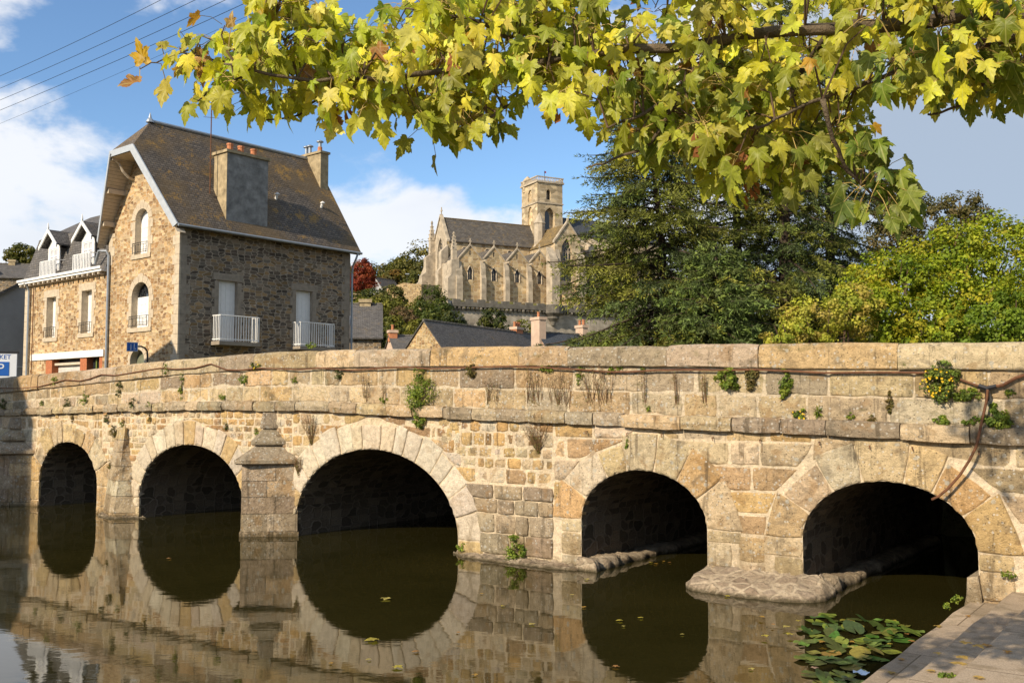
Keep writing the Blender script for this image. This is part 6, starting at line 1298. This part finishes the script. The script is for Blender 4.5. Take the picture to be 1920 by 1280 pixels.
# ------------------------------------------------------------------ plants rooted in the bridge
PG = [(.20, .26, .035), (.16, .22, .03), (.25, .29, .04), (.13, .19, .03)]; PD = [(.09, .11, .03), (.12, .13, .035), (.08, .10, .03)]; PB = [(.17, .14, .04), (.12, .11, .03), (.20, .15, .05)]; PY = [(.24, .25, .03), (.18, .20, .03)]
def v_out(px, py):
    u, z = on_face(px, py); c0, c1 = cord_b(u), cord_t(u); return (-.075 if c0 < z < c1 else 0.)
def wall_plant(kind, px, py, w, h, label, cat='plant'):
    """w, h = size in photo pixels; the plant grows out of the joint at its foot"""
    v = v_out(px, py); u, z = on_face(px, py, v); P = bw(u, v, z); D = (P-CAMP).dot(Vector((0, math.cos(PITCH), math.sin(PITCH)))); sc_ = D/1840; W_, H_ = w*sc_, h*sc_
    if kind in ('leafy', 'creep', 'hang', 'flower', 'dark'): W_ *= 1.2; H_ *= 1.15
    nm = {'leafy': 'wall_plant', 'dark': 'wall_fern', 'brown': 'wall_plant', 'flower': 'flowering_plant', 'dry': 'dry_stems', 'drybush': 'dried_shrub', 'hang': 'trailing_plant', 'creep': 'creeping_plant', 'rosette': 'rosette_plant'}[kind]
    if kind == 'dry': nm = 'dried_weed'
    o = thing(nm, label, cat, P, TH_B); dp_ = min(W_, H_)*.45
    if kind in ('leafy', 'dark', 'brown', 'flower', 'hang', 'creep'):
        cols = {'leafy': PG, 'dark': PD, 'brown': PB, 'flower': PG+PD, 'hang': PG, 'creep': PG}[kind]; n = int(max(60, min(2600, w*h*1.15))); s = .022 if w*h < 900 else .028
        crown('foliage', o, [(0, -dp_*.35, 0, W_*.42, dp_*.75, H_*.42), (W_*R.uniform(-.25, .25), -dp_*.3, -H_*.22, W_*.3, dp_*.6, H_*.3), (W_*R.choice([-.34, .34]), -dp_*.25, H_*R.uniform(-.1, .25), W_*.2, dp_*.45, H_*.24), (W_*R.uniform(-.15, .15), -dp_*.3, H_*.42, W_*.2, dp_*.45, H_*.2)], n, s, cols, clump=.42, nclump=max(6, int(w*h/60)), up=.5, shell=.3)
        mb = MB(); 
        for k in range(4): mb.tube([(R.uniform(-.1, .1)*W_, .02, -H_*.3), (R.uniform(-.2, .2)*W_, -dp_*.3, 0), (R.uniform(-.4, .4)*W_, -dp_*.4, H_*R.uniform(.1, .4))], .003, 4)
        mb.build('stem', M_TWIG, o, uv=False)
        if kind == 'flower':
            mb = MB(); n = max(6, int(w*h/120))
            for k in range(n):
                t = R.uniform(0, 6.28); rr = R.random()**.5; c = Vector((W_*.48*rr*math.cos(t), -dp_*(1.05-.35*rr)-.012, H_*.46*rr*math.sin(t)+H_*.05)); m_ = 6; r_ = R.uniform(.008, .014); e = R.uniform(-.4, .4)
                for q_ in range(m_): a = 6.283*q_/m_; b_ = a+.8; mb.add([c, c+Vector((math.cos(a)*r_, -.004, math.sin(a)*r_)), c+Vector((math.cos(b_)*r_, -.004, math.sin(b_)*r_))], [(0, 1, 2)])
            mb.build('flowers', M_PETAL, o, uv=False)['kind'] = 'stuff'
    if kind in ('dry', 'drybush'):
        mb = MB(); n = max(4, int(w/2.6)) if kind == 'dry' else int(10+w*.35); cs = []
        for k in range(n):
            x0 = R.uniform(-.5, .5)*W_ if kind == 'dry' else R.uniform(-.06, .06)*W_
            x1 = x0+R.gauss(0, .20)*W_ if kind == 'dry' else R.uniform(-.5, .5)*W_; hh = H_*R.uniform(.6, 1.12)
            p = [(x0, .01, -H_*.5), ((x0*.6+x1*.4)+R.uniform(-.008, .008), -.03, -H_*.5+hh*.45), (x1, -.045-R.uniform(0, .04), -H_*.5+hh)]; mb.tube(p, [R.uniform(.003, .006), R.uniform(.0025, .0045), .0015], 4, cap=False)
            for q_ in range(5):
                t = R.uniform(.4, .95); b0 = Vector(p[1]).lerp(Vector(p[2]), t); mb.tube([b0, b0+Vector((R.uniform(-.05, .05), R.uniform(-.03, .0), R.uniform(.01, .06)))], [.002, .001], 3, cap=False)
            for q_ in range(16): t = R.uniform(0, 1); cs.append(Vector(p[0]).lerp(Vector(p[2]), t)+Vector((R.uniform(-.02, .02), R.uniform(-.035, .0), 0)))
        mb.build('stem', M_DRY, o, uv=False); C_ = np.array([tuple(c) for c in cs]); m = len(C_); d = rdir(m); L_ = NR.uniform(.012, .024, m)
        V, F = leaf_faces(C_, d, unit(np.cross(d, rdir(m))), L_, L_*.5); pal = np.array([(.24, .15, .06), (.15, .10, .04), (.20, .21, .05), (.17, .19, .04)])
        mesh_obj('foliage', V, F, M_LEAF, o, pal[NR.integers(0, 4, m)], uv=False)
    if kind == 'rosette':
        m = 46; d = unit(rdir(m)*np.array([1, .6, 1])+np.array([0, -.45, .35])); C_ = d*.006; L_ = NR.uniform(.6, 1.05, m)*W_*.5
        V, F = leaf_faces(C_, d, unit(np.cross(d, rdir(m))), L_, L_*.28); pal = np.array(PG+PY); mesh_obj('foliage', V, F, M_LEAF, o, pal[NR.integers(0, 6, m)], uv=False)
    return o
for a in [('dark', 9, 758, 22, 20, 'fern in the shaded joint at the far left end of the bridge'), ('leafy', 104, 716, 28, 14, 'green tuft on the coping joint near the left end'), ('leafy', 80, 757, 14, 10, 'small green tuft on the string course left of two bigger ones'),
    ('dark', 129, 756, 24, 14, 'flat dark green clump on the string course above the leftmost arch'), ('leafy', 160, 748, 17, 22, 'upright yellowish tuft above the leftmost arch'), ('dark', 225, 728, 17, 26, 'dark fern hanging under the pipe between the two left arches'),
    ('dark', 252, 757, 18, 16, 'dark tuft leaning right on the string course above the small buttress'), ('leafy', 281, 760, 14, 10, 'tiny green tuft on the string course left of the second arch'), ('leafy', 313, 693, 30, 15, 'green tuft along the coping joint below the blue sign'), ('hang', 342, 725, 11, 42, 'thin green strip trailing down the parapet above the second arch'),
    ('brown', 137, 784, 9, 18, 'dark dry tuft under the string course over the leftmost arch'), ('dark', 203, 784, 12, 18, 'dark tuft under the string course left of the small buttress'), ('leafy', 232, 793, 13, 12, 'green tuft beside the top of the small buttress'), ('brown', 216, 809, 22, 22, 'brown mossy clump left of the small buttress'),
    ('brown', 281, 783, 11, 16, 'brown tuft under the string course left of the second arch'), ('brown', 207, 872, 12, 18, 'brownish tuft low on the wall right of the leftmost arch'), ('flower', 481, 687, 26, 16, 'sparse yellow flowers at the coping above the pointed pier'), ('leafy', 459, 712, 26, 16, 'green clump under the pipe left of the pointed pier'), ('leafy', 416, 745, 20, 10, 'low green tuft on the string course above the second arch'),
    ('dark', 425, 800, 12, 12, 'dark tuft on the wall at the right shoulder of the second arch'), ('leafy', 482, 809, 11, 11, 'small green tuft left of the pointed cap'), ('dark', 636, 703, 18, 18, 'dark green tuft under the pipe above the middle arch'), ('leafy', 553, 713, 11, 12, 'tiny green tuft on the parapet right of the pointed pier'), ('leafy', 585, 648, 26, 10, 'weed growing on top of the coping below the right balcony'),
    ('leafy', 800, 733, 58, 58, 'largest bright green bush on the parapet right of the middle arch'), ('leafy', 789, 782, 26, 38, 'green bush hanging under the largest one over the string course'), ('dry', 688, 728, 22, 56, 'thin dry stalks on the parapet above the middle arch'), ('dry', 722, 728, 12, 56, 'few dry stalks left of the largest green bush'), ('dry', 925, 735, 30, 46, 'sparse dry stalks right of the largest green bush'),
    ('brown', 886, 696, 28, 26, 'yellow brown clump hanging from the coping right of the green bush'), ('dry', 1004, 724, 40, 76, 'left tall bunch of dark dry stalks on the parapet'), ('dry', 1052, 728, 44, 76, 'middle tall bunch of dry stalks with green tips'), ('dry', 1124, 728, 62, 84, 'right tall dense bunch of dark dry stalks on the parapet'), ('leafy', 1033, 689, 38, 16, 'green tuft at the coping over the middle dry stalks'),
    ('leafy', 1153, 690, 28, 16, 'green tuft at the coping over the right dry stalks'), ('hang', 1090, 705, 16, 36, 'green strip trailing between two bunches of dry stalks'), ('leafy', 1208, 690, 12, 20, 'slim green tuft hanging at the coping right of the dry stalks'), ('dry', 1210, 728, 12, 70, 'slim dry stalk left of three single stalks'), ('dry', 1268, 728, 12, 72, 'single dry stalk above the fourth arch'), ('dry', 1322, 728, 20, 66, 'pair of dry stalks right of the fourth arch crown'),
    ('drybush', 1010, 822, 60, 56, 'brown dried shrub on the wall left of the fourth arch'), ('drybush', 584, 806, 40, 56, 'brown dried shrub under the string course left of the middle arch'), ('leafy', 1366, 712, 40, 36, 'green tuft below the pipe above the last pier'), ('brown', 1409, 706, 24, 52, 'reddish green tuft across the pipe right of a green one'), ('leafy', 1476, 722, 22, 46, 'oval green plant hanging on the parapet between the right arches'),
    ('flower', 1503, 777, 26, 18, 'small yellow flowered plant on the string course'), ('rosette', 1535, 773, 30, 26, 'spiky green rosette beside the small yellow flowers'), ('flower', 1763, 718, 58, 62, 'round bush full of yellow flowers on the parapet at the right'), ('leafy', 1758, 690, 38, 18, 'green tuft on the coping above the yellow flowered bush'), ('leafy', 1868, 785, 46, 40, 'green bush right of the hanging pipe'),
    ('creep', 1816, 739, 54, 18, 'green creeper running right from the yellow flowered bush'), ('creep', 1770, 788, 40, 14, 'low green creeper on the string course over the last arch'), ('creep', 1828, 790, 36, 14, 'low green creeper beside the hanging pipe'), ('leafy', 1595, 779, 16, 12, 'tiny green tuft on the string course above the last arch'), ('brown', 1634, 785, 16, 12, 'tiny brown tuft on the string course above the last arch'),
    ('brown', 1668, 755, 12, 38, 'brown strip of weed in an upright joint of the parapet'), ('leafy', 1696, 684, 24, 14, 'green tuft under the coping left of the yellow flowered bush'), ('hang', 1178, 832, 9, 20, 'small weed hanging over the crown of the fourth arch'), ('leafy', 1895, 737, 16, 12, 'green tuft under the pipe at the right edge'), ('leafy', 970, 1030, 36, 42, 'bright green clump low on the wall left of the fourth arch'),
    ('leafy', 866, 1026, 18, 14, 'green tuft at the waterline right of the middle arch'), ('leafy', 1217, 766, 12, 8, 'tiny green tuft on the string course over the fourth arch'), ('drybush', 562, 875, 26, 40, 'reddish dry weed at the right of the pointed cap'), ('leafy', 720, 751, 22, 10, 'low green tuft on the string course above the middle arch')]:
    wall_plant(*a)

# ------------------------------------------------------------------ water lilies, fallen leaves, litter
wl_ = onz(1600, 1220, 0); lily = thing('water_lily', 'patch of round green water lily pads beside the quay', 'water plant', (wl_.x, wl_.y, 0))
LP = [(1505, 1160), (1560, 1154), (1650, 1160), (1720, 1164), (1738, 1176), (1640, 1250), (1612, 1284), (1545, 1286), (1500, 1250), (1490, 1200)]; pads = []; g_ = 0
while len(pads) < 96 and g_ < 14000:
    g_ += 1; p = (R.uniform(1440, 1745), R.uniform(1150, 1300))
    if not inside(p, LP): continue
    r_ = R.uniform(.05, .10); c = onz(p[0], p[1], 0)
    if any((c-q_).length < (r_+s_)*.37 for q_, s_ in pads): continue
    pads.append((c, r_))
for i, (c, r_) in enumerate(pads):
    mb = MB(); n = 22; a0 = R.uniform(0, 6.28); tx, ty = R.uniform(-.12, .12), R.uniform(-.12, .12); lift = 0
    if R.random() < .22: tx, ty = R.uniform(-.6, .6), R.uniform(.1, .6); lift = r_*.35
    zc = .006+i % 7*.0018+lift; V = [(0, 0, zc)]; 
    for rr in (.55, 1.):
        for k in range(n+1):
            a = a0+.16+(6.283-.32)*k/n; x, y = r_*rr*math.cos(a), r_*rr*math.sin(a)*.97; V.append((x, y, zc+x*tx+y*ty+(.006*math.sin(a*3+i) if rr == 1 else 0)+(.010*rr if i % 5 == 0 else 0)))
    V = [(x, y, max(z, .0045+i % 7*.0015)) for x, y, z in V]
    F = [(0, 1+k, 2+k) for k in range(n)]+[(1+k, n+2+k, n+3+k, 2+k) for k in range(n)]
    col = R.choice([(.06, .10, .015), (.06, .105, .02), (.10, .15, .025), (.05, .085, .02), (.13, .17, .03), (.20, .20, .03)]); mb.add(V, F, jit(col, 0)if False else tuple(x*R.uniform(.7, 1.15) for x in col))
    o = mb.build('pad', M_PAD, lily, smooth=True, uv=False); o.location = c-Vector((wl_.x, wl_.y, 0))
def fallen(px, py, z, size, col, label, group=None, ang=None, curl=.5, cat='leaf'):
    P = onz(px, py, z); a = R.uniform(0, 6.28) if ang is None else ang; tip = np.array([math.cos(a), math.sin(a), .05]); v, p2 = leaf_mesh(tip, np.array([0, 0, 1.]), size, np.zeros(3), curl, .15, .2, .9); v[:, 2] += .008-min(0, v[:, 2].min())
    o = mesh_obj('fallen_leaf', v, LFn, M_MAPLE, None, np.repeat(np.array(col)[None], len(LF), 0), smooth=True, uvs=p2); o.location = P; return tag(o, label, cat, group)
OL = [(.50, .28, .05), (.52, .42, .06), (.46, .22, .07), (.56, .46, .12)]
fallen(725, 1122, 0, .11, OL[3], 'pale leaf floating alone in front of the middle arch reflection'); fallen(706, 1200, 0, .12, OL[1], 'yellow leaf floating at the bottom of the middle arch reflection')
fallen(740, 1251, 0, .09, OL[1], 'yellow leaf floating below the middle arch reflection'); fallen(1460, 1124, 0, .09, (.6, .5, .03), 'bright yellow leaf afloat against the last pier footing'); fallen(1365, 1119, 0, .07, OL[1], 'small yellow leaf afloat left of the bright one at the footing')
fallen(1100, 1086, 0, .07, OL[3], 'small leaf afloat at the wall left of the fourth arch')
for q_ in ((1166, 1164), (1168, 1175), (1205, 1159), (1282, 1190), (1075, 1116), (905, 1114), (940, 1137), (890, 1265), (695, 1237), (620, 1245), (784, 1222), (950, 1012), (1232, 1058), (1218, 1055), (1245, 1053), (1258, 1055), (1095, 1138), (1407, 1254), (1150, 1250), (860, 1187), (1000, 1170), (320, 1047), (320, 962)):
    fallen(q_[0], q_[1], 0, R.uniform(.035, .065), R.choice(OL), 'tiny yellow leaf scrap floating on the open river', 'leaf scraps on the river')
for q_ in ((1430, 1158), (1478, 1175), (1476, 1190), (1450, 1172), (1495, 1165), (1590, 1164), (1432, 1192), (1545, 1203), (1595, 1215), (1672, 1208), (1670, 1183), (1700, 1190), (1525, 1254), (1598, 1205), (1712, 1204)):
    fallen(q_[0], q_[1], .02, R.uniform(.045, .08), R.choice(OL+[(.55, .35, .25)]), 'yellow or orange leaf caught among the lily pads', 'leaves among the lily pads')
for q_, zz, sz in (((1805, 1208), .42, .09), ((1828, 1212), .42, .09), ((1846, 1212), .42, .07), ((1804, 1237), .42, .10), ((1808, 1249), .42, .10), ((1752, 1260), .28, .06), ((1668, 1263), .14, .06), ((1694, 1238), .14, .05), ((1757, 1174), .14, .07), ((1755, 1225), .28, .06), ((1840, 1274), .42, .07), ((1890, 1222), .42, .06), ((1813, 1155), .14, .05)):
    fallen(q_[0], q_[1], zz, sz, R.choice([(.50, .24, .05), (.46, .30, .08), (.55, .36, .10)]), 'curled orange brown leaf lying on the quay stones', 'leaves on the quay')
P = onz(1615, 1264, .03); mb = MB(); V = []; F = []
for i in range(5):
    for k in range(4): V.append((i*.032-.064, k*.028-.042, .012*math.sin(i*1.9+k*1.3)+.02+R.uniform(-.006, .006)))
for i in range(4):
    for k in range(3): F.append((i*4+k, i*4+4+k, i*4+5+k, i*4+1+k))
mb.add(V, F); tag(mb.build('litter', plain('blue_white_paper', (.62, .70, .78), .6), loc=P, rotz=-.3), 'crumpled pale blue paper scrap on the lily pads by the quay', 'litter')
for px, py, zz, w, h, lab in ((1795, 1126, .14, 22, 14, 'small weed on the riverside edge of the quay'), (1776, 1140, .12, 12, 12, 'tiny weed below the quay edge'), (1892, 1080, .44, 26, 10, 'low weed where the quay meets the bridge'), (1776, 1269, .28, 30, 7, 'moss tuft between the quay stones')):
    P = onz(px, py, zz); o = thing('quay_weed', lab, 'plant', P); sc_ = P.y/1840; crown('foliage', o, [(0, 0, h*sc_*.3, w*sc_*.5, w*sc_*.35, h*sc_*.5)], 160, .022, PG, clump=.45, nclump=9)
